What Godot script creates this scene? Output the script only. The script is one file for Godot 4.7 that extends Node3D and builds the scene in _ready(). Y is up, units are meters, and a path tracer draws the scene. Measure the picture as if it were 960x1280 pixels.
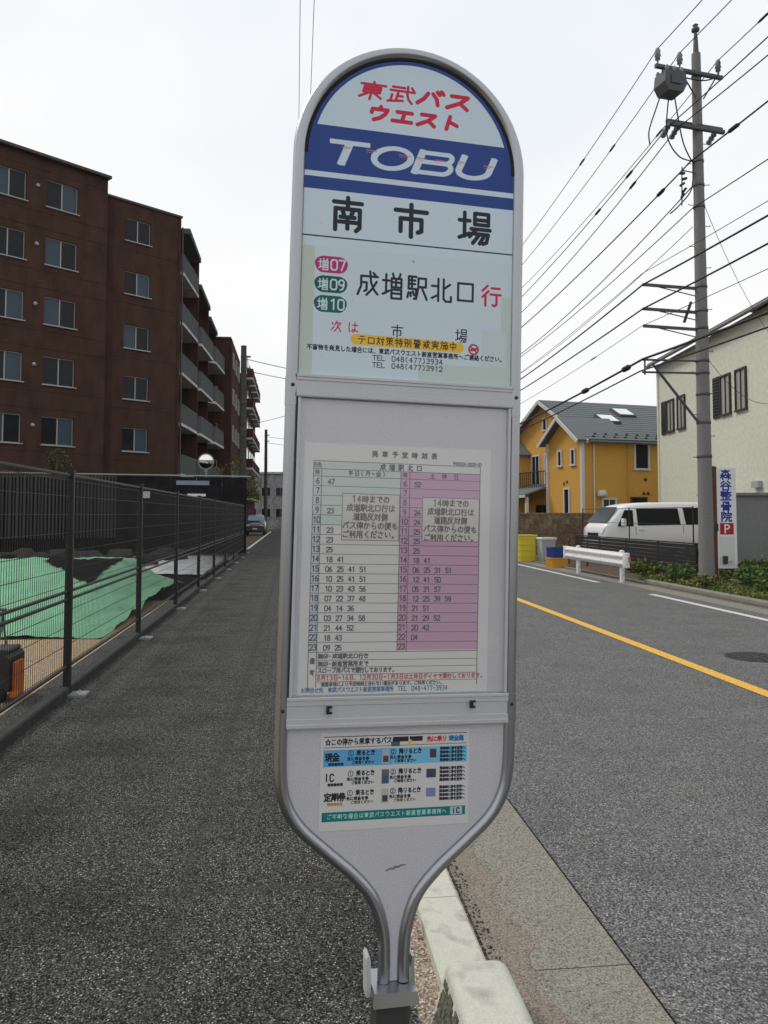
extends Node3D
# Street scene with a bus stop sign. y up, metres; the street runs along -Z.

var M := {}
var used := {}
var rng := RandomNumberGenerator.new()
const UP := Vector3.UP

# ---------------------------------------------------------------- mesh helpers
func ns() -> SurfaceTool:
	var st := SurfaceTool.new()
	st.begin(Mesh.PRIMITIVE_TRIANGLES)
	st.set_smooth_group(-1)
	return st

func tri(st: SurfaceTool, a: Vector3, b: Vector3, c: Vector3, out: Vector3) -> void:
	# front faces run clockwise: flip so that the face looks along out
	if (c - a).cross(b - a).dot(out) < 0.0:
		var t := b
		b = c
		c = t
	st.add_vertex(a); st.add_vertex(b); st.add_vertex(c)

func quad(st: SurfaceTool, a: Vector3, b: Vector3, c: Vector3, d: Vector3, out: Vector3) -> void:
	tri(st, a, b, c, out)
	tri(st, a, c, d, out)

func box(st: SurfaceTool, c: Vector3, s: Vector3, bs := Basis()) -> void:
	st.set_smooth_group(-1)
	var x := bs.x * s.x * 0.5
	var y := bs.y * s.y * 0.5
	var z := bs.z * s.z * 0.5
	quad(st, c + x - y - z, c + x + y - z, c + x + y + z, c + x - y + z, x)
	quad(st, c - x - y - z, c - x + y - z, c - x + y + z, c - x - y + z, -x)
	quad(st, c + y - x - z, c + y + x - z, c + y + x + z, c + y - x + z, y)
	quad(st, c - y - x - z, c - y + x - z, c - y + x + z, c - y - x + z, -y)
	quad(st, c + z - x - y, c + z + x - y, c + z + x + y, c + z - x + y, z)
	quad(st, c - z - x - y, c - z + x - y, c - z + x + y, c - z - x + y, -z)

func bbox(st: SurfaceTool, c: Vector3, s: Vector3, e: float, bs := Basis()) -> void:
	# box with its four long edges (along local z) chamfered
	var h := s * 0.5
	var p := PackedVector2Array([Vector2(-h.x + e, -h.y), Vector2(h.x - e, -h.y), Vector2(h.x, -h.y + e), Vector2(h.x, h.y - e), Vector2(h.x - e, h.y), Vector2(-h.x + e, h.y), Vector2(-h.x, h.y - e), Vector2(-h.x, -h.y + e)])
	prism(st, p, -h.z, h.z, Transform3D(bs, c))

func prism(st: SurfaceTool, poly: PackedVector2Array, z0: float, z1: float, xf := Transform3D(), smooth := false) -> void:
	var n := poly.size()
	var area := 0.0
	for i in n:
		area += poly[i].cross(poly[(i + 1) % n])
	var sg := 1.0 if area > 0.0 else -1.0
	st.set_smooth_group(1 if smooth else -1)
	for i in n:
		var a := poly[i]
		var b := poly[(i + 1) % n]
		var o := Vector2(b.y - a.y, a.x - b.x) * sg
		quad(st, xf * Vector3(a.x, a.y, z0), xf * Vector3(b.x, b.y, z0), xf * Vector3(b.x, b.y, z1), xf * Vector3(a.x, a.y, z1), xf.basis * Vector3(o.x, o.y, 0))
	st.set_smooth_group(-1)
	var ids := Geometry2D.triangulate_polygon(poly)
	for k in range(0, ids.size(), 3):
		var a := poly[ids[k]]
		var b := poly[ids[k + 1]]
		var c := poly[ids[k + 2]]
		tri(st, xf * Vector3(a.x, a.y, z1), xf * Vector3(b.x, b.y, z1), xf * Vector3(c.x, c.y, z1), xf.basis.z)
		tri(st, xf * Vector3(a.x, a.y, z0), xf * Vector3(b.x, b.y, z0), xf * Vector3(c.x, c.y, z0), -xf.basis.z)

func tube(st: SurfaceTool, pts: Array, r, sides := 8, caps := true) -> void:
	var n := pts.size()
	var rings := []
	var side := Vector3.ZERO
	for i in n:
		var p: Vector3 = pts[i]
		var q: Vector3 = pts[mini(i + 1, n - 1)]
		var o: Vector3 = pts[maxi(i - 1, 0)]
		var t := (q - o).normalized()
		if side == Vector3.ZERO:
			side = t.cross(Vector3.UP if absf(t.y) < 0.9 else Vector3.RIGHT).normalized()
		else:
			side = (side - t * side.dot(t)).normalized()
		var other := t.cross(side)
		var rr: float = r[i] if r is Array else r
		var ring := []
		for k in sides:
			var a := TAU * k / sides
			ring.append(p + (side * cos(a) + other * sin(a)) * rr)
		rings.append(ring)
	st.set_smooth_group(2)
	for i in n - 1:
		var mid: Vector3 = (pts[i] + pts[i + 1]) * 0.5
		for k in sides:
			var l := (k + 1) % sides
			quad(st, rings[i][k], rings[i][l], rings[i + 1][l], rings[i + 1][k], (rings[i][k] + rings[i + 1][l]) * 0.5 - mid)
	if caps:
		st.set_smooth_group(-1)
		for e in [0, n - 1]:
			var out: Vector3 = (pts[0] - pts[1]) if e == 0 else (pts[n - 1] - pts[n - 2])
			for k in sides:
				tri(st, pts[e], rings[e][k], rings[e][(k + 1) % sides], out)
	st.set_smooth_group(-1)

func lathe(st: SurfaceTool, prof: Array, sides: int, xf := Transform3D(), smooth := true) -> void:
	# prof: Vector2(radius, height) from one end to the other, round local y
	st.set_smooth_group(3 if smooth else -1)
	for i in prof.size() - 1:
		var a: Vector2 = prof[i]
		var b: Vector2 = prof[i + 1]
		var nn := Vector2(b.y - a.y, a.x - b.x)
		for k in sides:
			var t0 := TAU * k / sides
			var t1 := TAU * (k + 1) / sides
			var d0 := Vector3(cos(t0), 0, sin(t0))
			var d1 := Vector3(cos(t1), 0, sin(t1))
			var out := xf.basis * ((d0 + d1).normalized() * nn.x + Vector3.UP * nn.y)
			var p0 := xf * (d0 * a.x + UP * a.y)
			var p1 := xf * (d1 * a.x + UP * a.y)
			var q0 := xf * (d0 * b.x + UP * b.y)
			var q1 := xf * (d1 * b.x + UP * b.y)
			if a.x > 0.00001:
				tri(st, p0, p1, q1, out)
			if b.x > 0.00001:
				tri(st, p0, q1, q0, out)
	st.set_smooth_group(-1)

func fin(st: SurfaceTool, called: String, m: Material, parent: Node = null) -> MeshInstance3D:
	st.generate_normals()
	var o := MeshInstance3D.new()
	o.mesh = st.commit()
	o.material_override = m
	return add_to(o, called, parent)

func inst(mesh: Mesh, called: String, m: Material, parent: Node, xf: Transform3D) -> MeshInstance3D:
	var o := MeshInstance3D.new()
	o.mesh = mesh
	o.material_override = m
	add_to(o, called, parent)
	o.transform = xf
	return o

func add_to(o: Node3D, called: String, parent: Node) -> Node3D:
	if parent == null or parent == self:
		o.name = numbered(called)
		add_child(o)
	else:
		o.name = called if not parent.has_node(called) else next_in(parent, called)
		parent.add_child(o, true)
	return o

func next_in(parent: Node, called: String) -> String:
	var key := str(parent.get_instance_id()) + called
	var k: int = used.get(key, 0) + 1
	used[key] = k
	return "%s_%03d" % [called, k]

func numbered(called: String) -> String:
	if not used.has(called):
		used[called] = 0
		return called
	used[called] += 1
	return "%s_%03d" % [called, used[called]]

func tag(o: Node, label: String, category: String, group := "") -> Node:
	o.set_meta("label", label)
	o.set_meta("category", category)
	if group != "":
		o.set_meta("group", group)
	return o

func thing(called: String, label: String, category: String, at := Vector3.ZERO, turn := 0.0, group := "") -> Node3D:
	var o := Node3D.new()
	o.name = numbered(called)
	add_child(o)
	o.position = at
	o.rotation.y = turn
	tag(o, label, category, group)
	return o

func struct(st: SurfaceTool, called: String, m: Material) -> MeshInstance3D:
	var o := fin(st, called, m)
	o.set_meta("kind", "structure")
	return o

func flat(st: SurfaceTool, x0: float, x1: float, z0: float, z1: float, y: float) -> void:
	quad(st, Vector3(x0, y, z0), Vector3(x1, y, z0), Vector3(x1, y, z1), Vector3(x0, y, z1), UP)

# ---------------------------------------------------------------- materials
func srgb(r: float, g: float, b: float) -> Color:
	return Color(r, g, b).linear_to_srgb()

func noise_tex(kind: int, freq: float, sz: int, stops: Array, sd: int, oct := 3, normal := 0.0, cell := -1) -> NoiseTexture2D:
	var n := FastNoiseLite.new()
	n.noise_type = kind
	n.frequency = freq
	n.seed = sd
	n.fractal_octaves = oct
	if kind == FastNoiseLite.TYPE_CELLULAR:
		n.cellular_return_type = cell if cell >= 0 else FastNoiseLite.RETURN_CELL_VALUE
		n.fractal_type = FastNoiseLite.FRACTAL_NONE
	var t := NoiseTexture2D.new()
	t.width = sz
	t.height = sz
	t.seamless = true
	t.noise = n
	if normal > 0.0:
		t.as_normal_map = true
		t.bump_strength = normal
	else:
		var g := Gradient.new()
		var off := PackedFloat32Array()
		var col := PackedColorArray()
		for s in stops:
			off.append(s[0])
			col.append(s[1] if s[1] is Color else Color(s[1], s[1], s[1]))
		g.offsets = off
		g.colors = col
		t.color_ramp = g
	return t

func mat(r: float, g: float, b: float, rough := 0.8, metal := 0.0, tex: Texture2D = null, scale := 1.0, spec := 0.4) -> StandardMaterial3D:
	var m := StandardMaterial3D.new()
	m.albedo_color = srgb(r, g, b)
	m.roughness = rough
	m.metallic = metal
	m.metallic_specular = spec
	if tex:
		m.albedo_texture = tex
		m.uv1_triplanar = true
		m.uv1_world_triplanar = true
		m.uv1_scale = Vector3.ONE * scale
	return m

func bump(m: StandardMaterial3D, tex: Texture2D, strength := 1.0) -> StandardMaterial3D:
	m.normal_enabled = true
	m.normal_texture = tex
	m.normal_scale = strength
	return m

func make_materials() -> void:
	var SX := FastNoiseLite.TYPE_SIMPLEX_SMOOTH
	var CE := FastNoiseLite.TYPE_CELLULAR
	var grain := noise_tex(SX, 0.22, 512, [[0.0, 0.80], [0.5, 0.93], [1.0, 1.0]], 11, 3)
	var blotch := noise_tex(SX, 0.012, 512, [[0.0, 0.72], [0.45, 0.9], [0.7, 1.0], [1.0, 0.86]], 12, 5)
	var fineb := noise_tex(SX, 0.3, 512, [], 14, 3, 3.0)
	M.blotch = blotch
	var soft := noise_tex(SX, 0.03, 512, [[0.0, 0.90], [0.5, 0.97], [1.0, 1.0]], 13, 5)
	# sidewalk asphalt: single stones of many greys, some nearly white
	var agg := noise_tex(CE, 0.21, 1024, [[0.0, Color(0.10, 0.10, 0.105)], [0.35, Color(0.20, 0.20, 0.20)], [0.62, Color(0.33, 0.33, 0.325)], [0.86, Color(0.46, 0.455, 0.44)], [0.965, Color(0.56, 0.55, 0.53)], [0.985, Color(0.80, 0.79, 0.76)], [1.0, Color(0.88, 0.86, 0.82)]], 21)
	var aggn := noise_tex(CE, 0.21, 1024, [], 21, 1, 5.0, FastNoiseLite.RETURN_DISTANCE)
	var agg2 := noise_tex(CE, 0.19, 1024, [[0.0, Color(0.22, 0.22, 0.225)], [0.35, Color(0.33, 0.33, 0.333)], [0.62, Color(0.42, 0.42, 0.42)], [0.88, Color(0.50, 0.50, 0.495)], [0.975, Color(0.57, 0.565, 0.55)], [1.0, Color(0.76, 0.74, 0.70)]], 31)
	var aggn2 := noise_tex(CE, 0.19, 1024, [], 31, 1, 4.0, FastNoiseLite.RETURN_DISTANCE)
	M.walk = bump(mat(0.80, 0.80, 0.80, 0.93, 0, agg, 0.98, 0.25), aggn, 0.9)
	M.road = bump(mat(1.0, 1.0, 1.0, 0.9, 0, agg2, 0.84, 0.3), aggn2, 0.7)
	var patch := noise_tex(SX, 0.01, 512, [[0.0, 0.80], [0.4, 0.94], [0.6, 1.0], [1.0, 0.88]], 33, 5)
	var patch2 := noise_tex(SX, 0.01, 512, [[0.0, 0.92], [0.4, 0.97], [0.6, 1.0], [1.0, 0.95]], 34, 5)
	for m in [M.walk, M.road]:
		m.detail_enabled = true
		m.detail_albedo = patch if m == M.walk else patch2
		m.detail_blend_mode = BaseMaterial3D.BLEND_MODE_MUL
		m.detail_uv_layer = BaseMaterial3D.DETAIL_UV_2
		m.uv2_triplanar = true
		m.uv2_world_triplanar = true
		m.uv2_scale = Vector3.ONE * 0.21
	var sandc := noise_tex(CE, 0.16, 512, [[0.0, Color(0.40, 0.35, 0.31)], [0.4, Color(0.58, 0.52, 0.46)], [0.8, Color(0.70, 0.645, 0.585)], [1.0, Color(0.88, 0.85, 0.8)]], 41)
	M.gravel = bump(mat(1.0, 0.98, 0.95, 0.95, 0, sandc, 1.6), noise_tex(CE, 0.16, 512, [], 41, 1, 5.0, FastNoiseLite.RETURN_DISTANCE), 1.0)
	var dirtc := noise_tex(SX, 0.06, 512, [[0.0, Color(0.22, 0.19, 0.16)], [0.45, Color(0.33, 0.28, 0.23)], [0.6, Color(0.44, 0.38, 0.32)], [1.0, Color(0.54, 0.48, 0.41)]], 43, 5)
	M.dirt = bump(mat(0.85, 0.85, 0.85, 0.97, 0, dirtc, 1.1), fineb, 1.0)
	var sand := noise_tex(SX, 0.05, 512, [[0.0, Color(0.50, 0.43, 0.34)], [0.5, Color(0.64, 0.56, 0.45)], [1.0, Color(0.74, 0.66, 0.54)]], 44, 5)
	M.sand = bump(mat(1.0, 1.0, 1.0, 0.97, 0, sand, 0.5), fineb, 1.0)
	var conc := noise_tex(SX, 0.11, 1024, [[0.0, Color(0.53, 0.515, 0.48)], [0.4, Color(0.615, 0.60, 0.57)], [0.6, Color(0.645, 0.635, 0.605)], [1.0, Color(0.70, 0.69, 0.67)]], 51, 5)
	M.gutter = bump(mat(0.80, 0.785, 0.745, 0.92, 0, conc, 0.9), fineb, 0.6)
	M.gutter.detail_enabled = true
	M.gutter.detail_albedo = noise_tex(CE, 0.2, 512, [[0.0, 0.66], [0.4, 0.86], [0.8, 0.97], [1.0, 1.0]], 53)
	M.gutter.detail_blend_mode = BaseMaterial3D.BLEND_MODE_MUL
	M.gutter.detail_uv_layer = BaseMaterial3D.DETAIL_UV_2
	M.gutter.uv2_triplanar = true
	M.gutter.uv2_world_triplanar = true
	M.gutter.uv2_scale = Vector3.ONE * 1.7
	var kerbc := noise_tex(SX, 0.16, 512, [[0.0, Color(0.74, 0.74, 0.69)], [0.3, Color(0.82, 0.82, 0.77)], [0.6, Color(0.845, 0.845, 0.805)], [1.0, Color(0.87, 0.87, 0.835)]], 52, 5)
	M.kerb = bump(mat(0.76, 0.76, 0.735, 0.9, 0, kerbc, 1.3), fineb, 0.5)
	M.kerb.detail_enabled = true
	M.kerb.detail_albedo = noise_tex(SX, 0.012, 512, [[0.0, 0.70], [0.35, 0.90], [0.55, 1.0], [1.0, 0.94]], 56, 6)
	M.kerb.detail_blend_mode = BaseMaterial3D.BLEND_MODE_MUL
	M.kerb.detail_uv_layer = BaseMaterial3D.DETAIL_UV_2
	M.kerb.uv2_triplanar = true
	M.kerb.uv2_world_triplanar = true
	M.kerb.uv2_scale = Vector3.ONE * 0.9
	var mossc := noise_tex(SX, 0.05, 512, [[0.0, Color(0.16, 0.17, 0.12)], [0.42, Color(0.28, 0.28, 0.22)], [0.58, Color(0.42, 0.42, 0.37)], [1.0, Color(0.62, 0.62, 0.57)]], 54, 5)
	M.moss = bump(mat(0.8, 0.8, 0.8, 0.96, 0, mossc, 2.4), fineb, 0.8)
	var paintw := noise_tex(SX, 0.06, 512, [[0.0, 0.62], [0.32, 0.88], [0.5, 0.97], [1.0, 1.0]], 55, 5)
	M.line_white = mat(0.62, 0.62, 0.60, 0.7, 0, paintw, 1.1)
	M.line_yellow = mat(0.74, 0.42, 0.055, 0.7, 0, paintw, 0.9)
	M.iron = bump(mat(0.055, 0.055, 0.058, 0.65, 0.3, grain, 3.0), fineb, 0.5)
	# sign
	M.alu = mat(0.44, 0.455, 0.48, 0.32, 1.0, grain, 5.0)
	M.alu_flat = mat(0.60, 0.61, 0.63, 0.5, 0.35, grain, 4.0)
	M.sheet = mat(0.60, 0.595, 0.645, 0.5, 0.1, grain, 3.0)
	M.black = mat(0.018, 0.018, 0.02, 0.5)
	M.rubber = mat(0.02, 0.02, 0.02, 0.9)
	M.post = mat(0.05, 0.05, 0.052, 0.55, 0.1, grain, 6.0)
	M.acrylic = mat(0.9, 0.92, 0.93, 0.06)
	M.acrylic.transparency = BaseMaterial3D.TRANSPARENCY_ALPHA
	M.acrylic.albedo_color.a = 0.06
	# fences
	M.fence = mat(0.016, 0.016, 0.018, 0.5, 0.0, grain, 3.0)
	M.galv = mat(0.34, 0.35, 0.35, 0.55, 0.5, grain, 4.0)
	M.hoard = mat(0.022, 0.022, 0.024, 0.95, 0.0, blotch, 0.3, 0.1)
	M.slat = mat(0.025, 0.025, 0.028, 0.55, 0.0, grain, 2.0)
	M.white_paint = mat(0.74, 0.74, 0.73, 0.4, 0.0, paintw, 0.5)
	M.green_tarp = bump(mat(0.19, 0.46, 0.265, 0.55, 0.0, grain, 1.2), noise_tex(SX, 0.02, 512, [], 61, 4, 10.0), 0.6)
	M.green_tarp.uv1_scale = Vector3.ONE * 0.6
	M.black_patch = mat(0.014, 0.014, 0.016, 0.9, 0.0, grain, 1.0, 0.12)
	M.white_sheet = mat(0.72, 0.73, 0.74, 0.7, 0.0, blotch, 0.4)
	M.timber = mat(0.10, 0.075, 0.05, 0.85, 0.0, blotch, 1.0)
	M.orange = mat(0.62, 0.16, 0.03, 0.55, 0.0, grain, 2.0)
	M.stone_dark = bump(mat(0.055, 0.052, 0.048, 0.97, 0.0, blotch, 1.5), fineb, 0.8)
	# buildings
	var tile := noise_tex(SX, 0.09, 512, [[0.0, 0.80], [0.5, 0.93], [1.0, 1.0]], 71, 4)
	M.brick = mat(0.088, 0.050, 0.038, 0.95, 0.0, tile, 0.35, 0.12)
	M.brick2 = mat(0.075, 0.038, 0.037, 0.95, 0.0, tile, 0.35, 0.12)
	M.brick3 = mat(0.085, 0.040, 0.038, 0.95, 0.0, tile, 0.35, 0.12)
	var weather := noise_tex(SX, 0.02, 512, [[0.0, 0.74], [0.4, 0.90], [0.6, 0.97], [1.0, 1.0]], 73, 6)
	for m in [M.brick, M.brick2, M.brick3]:
		m.detail_enabled = true
		m.detail_albedo = weather
		m.detail_blend_mode = BaseMaterial3D.BLEND_MODE_MUL
		m.detail_uv_layer = BaseMaterial3D.DETAIL_UV_2
		m.uv2_triplanar = true
		m.uv2_world_triplanar = true
		m.uv2_scale = Vector3(0.16, 0.05, 0.16)
	M.concrete = mat(0.30, 0.30, 0.30, 0.9, 0.0, blotch, 0.25)
	M.slab = mat(0.50, 0.50, 0.50, 0.85, 0.0, blotch, 0.3)
	M.panel_grey = mat(0.10, 0.103, 0.107, 0.95, 0.0, soft, 0.3, 0.08)
	M.glass = mat(0.010, 0.012, 0.014, 0.08, 0.0, null, 1.0, 0.3)
	M.curtain = mat(0.055, 0.085, 0.115, 0.15, 0.0, grain, 1.0, 0.3)
	M.pale_pane = mat(0.36, 0.38, 0.35, 0.2, 0.0, grain, 1.0, 0.3)
	M.frame_dark = mat(0.045, 0.035, 0.03, 0.5)
	M.frame_grey = mat(0.32, 0.32, 0.32, 0.5, 0.3)
	M.orange_wall = mat(0.65, 0.355, 0.075, 0.9, 0.0, soft, 0.5)
	M.trim = mat(0.70, 0.69, 0.66, 0.6, 0.0, grain, 1.0)
	M.slate = mat(0.17, 0.195, 0.20, 0.75, 0.0, noise_tex(SX, 0.1, 512, [[0.0, 0.72], [0.5, 0.9], [1.0, 1.0]], 72, 4), 0.5)
	M.siding = mat(0.66, 0.68, 0.57, 0.75, 0.0, soft, 0.3)
	M.grey_metal = mat(0.21, 0.215, 0.22, 0.55, 0.15, soft, 0.6)
	M.red_brown = mat(0.16, 0.045, 0.03, 0.65, 0.0, blotch, 1.2)
	M.van = mat(0.76, 0.76, 0.77, 0.22, 0.0, null, 1.0, 0.5)
	M.van.clearcoat_enabled = true
	M.car_dark = mat(0.03, 0.035, 0.045, 0.2)
	M.car_dark.clearcoat_enabled = true
	M.windshield = mat(0.16, 0.22, 0.30, 0.08, 0.0, null, 1.0, 0.4)
	M.lamp = mat(0.55, 0.55, 0.55, 0.15)
	M.tail = mat(0.4, 0.02, 0.015, 0.25)
	M.pole = mat(0.20, 0.197, 0.195, 0.9, 0.0, soft, 0.8)
	M.wood_pole = mat(0.07, 0.067, 0.063, 0.9, 0.0, blotch, 0.6)
	M.wire = mat(0.02, 0.02, 0.022, 0.6)
	M.steel = mat(0.10, 0.105, 0.115, 0.6, 0.2, grain, 2.0)
	M.porcelain = mat(0.22, 0.22, 0.23, 0.3)
	M.mirror = mat(0.85, 0.86, 0.87, 0.04, 1.0)
	M.leaf = mat(0.085, 0.135, 0.030, 0.7)
	M.leaf2 = mat(0.05, 0.09, 0.025, 0.7)
	M.leaf3 = mat(0.13, 0.13, 0.035, 0.7)
	for m in [M.leaf, M.leaf2, M.leaf3]:
		m.backlight_enabled = true
		m.backlight = Color(0.15, 0.2, 0.06)
		m.cull_mode = BaseMaterial3D.CULL_DISABLED
	M.bar = mat(0.075, 0.076, 0.078, 0.8, 0.0, grain, 2.0, 0.2)
	M.smudge = mat(0.20, 0.185, 0.175, 0.8)
	M.plinth = bump(mat(0.035, 0.034, 0.034, 0.9, 0.0, blotch, 1.0), fineb, 0.6)
	M.silt = bump(mat(0.80, 0.71, 0.63, 0.97, 0, conc, 0.9), fineb, 0.8)
	M.silt.detail_enabled = true
	M.silt.detail_albedo = M.gutter.detail_albedo
	M.silt.detail_blend_mode = BaseMaterial3D.BLEND_MODE_MUL
	M.silt.detail_uv_layer = BaseMaterial3D.DETAIL_UV_2
	M.silt.uv2_triplanar = true
	M.silt.uv2_world_triplanar = true
	M.silt.uv2_scale = Vector3.ONE * 1.9
	M.bark = mat(0.09, 0.07, 0.05, 0.95, 0.0, blotch, 2.0)
	M.yellow = mat(0.72, 0.60, 0.05, 0.5, 0.0, grain, 2.0)
	M.blue = mat(0.03, 0.06, 0.24, 0.5)
	M.crate_orange = mat(0.62, 0.30, 0.04, 0.55)
	M.grey_box = mat(0.42, 0.44, 0.45, 0.6, 0.0, grain, 2.0)
	M.blocks = []
	for c in [Vector3(0.27, 0.19, 0.12), Vector3(0.22, 0.15, 0.09), Vector3(0.32, 0.24, 0.16), Vector3(0.25, 0.165, 0.11)]:
		M.blocks.append(bump(mat(c.x, c.y, c.z, 0.95, 0.0, blotch, 0.8), fineb, 1.0))

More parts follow.
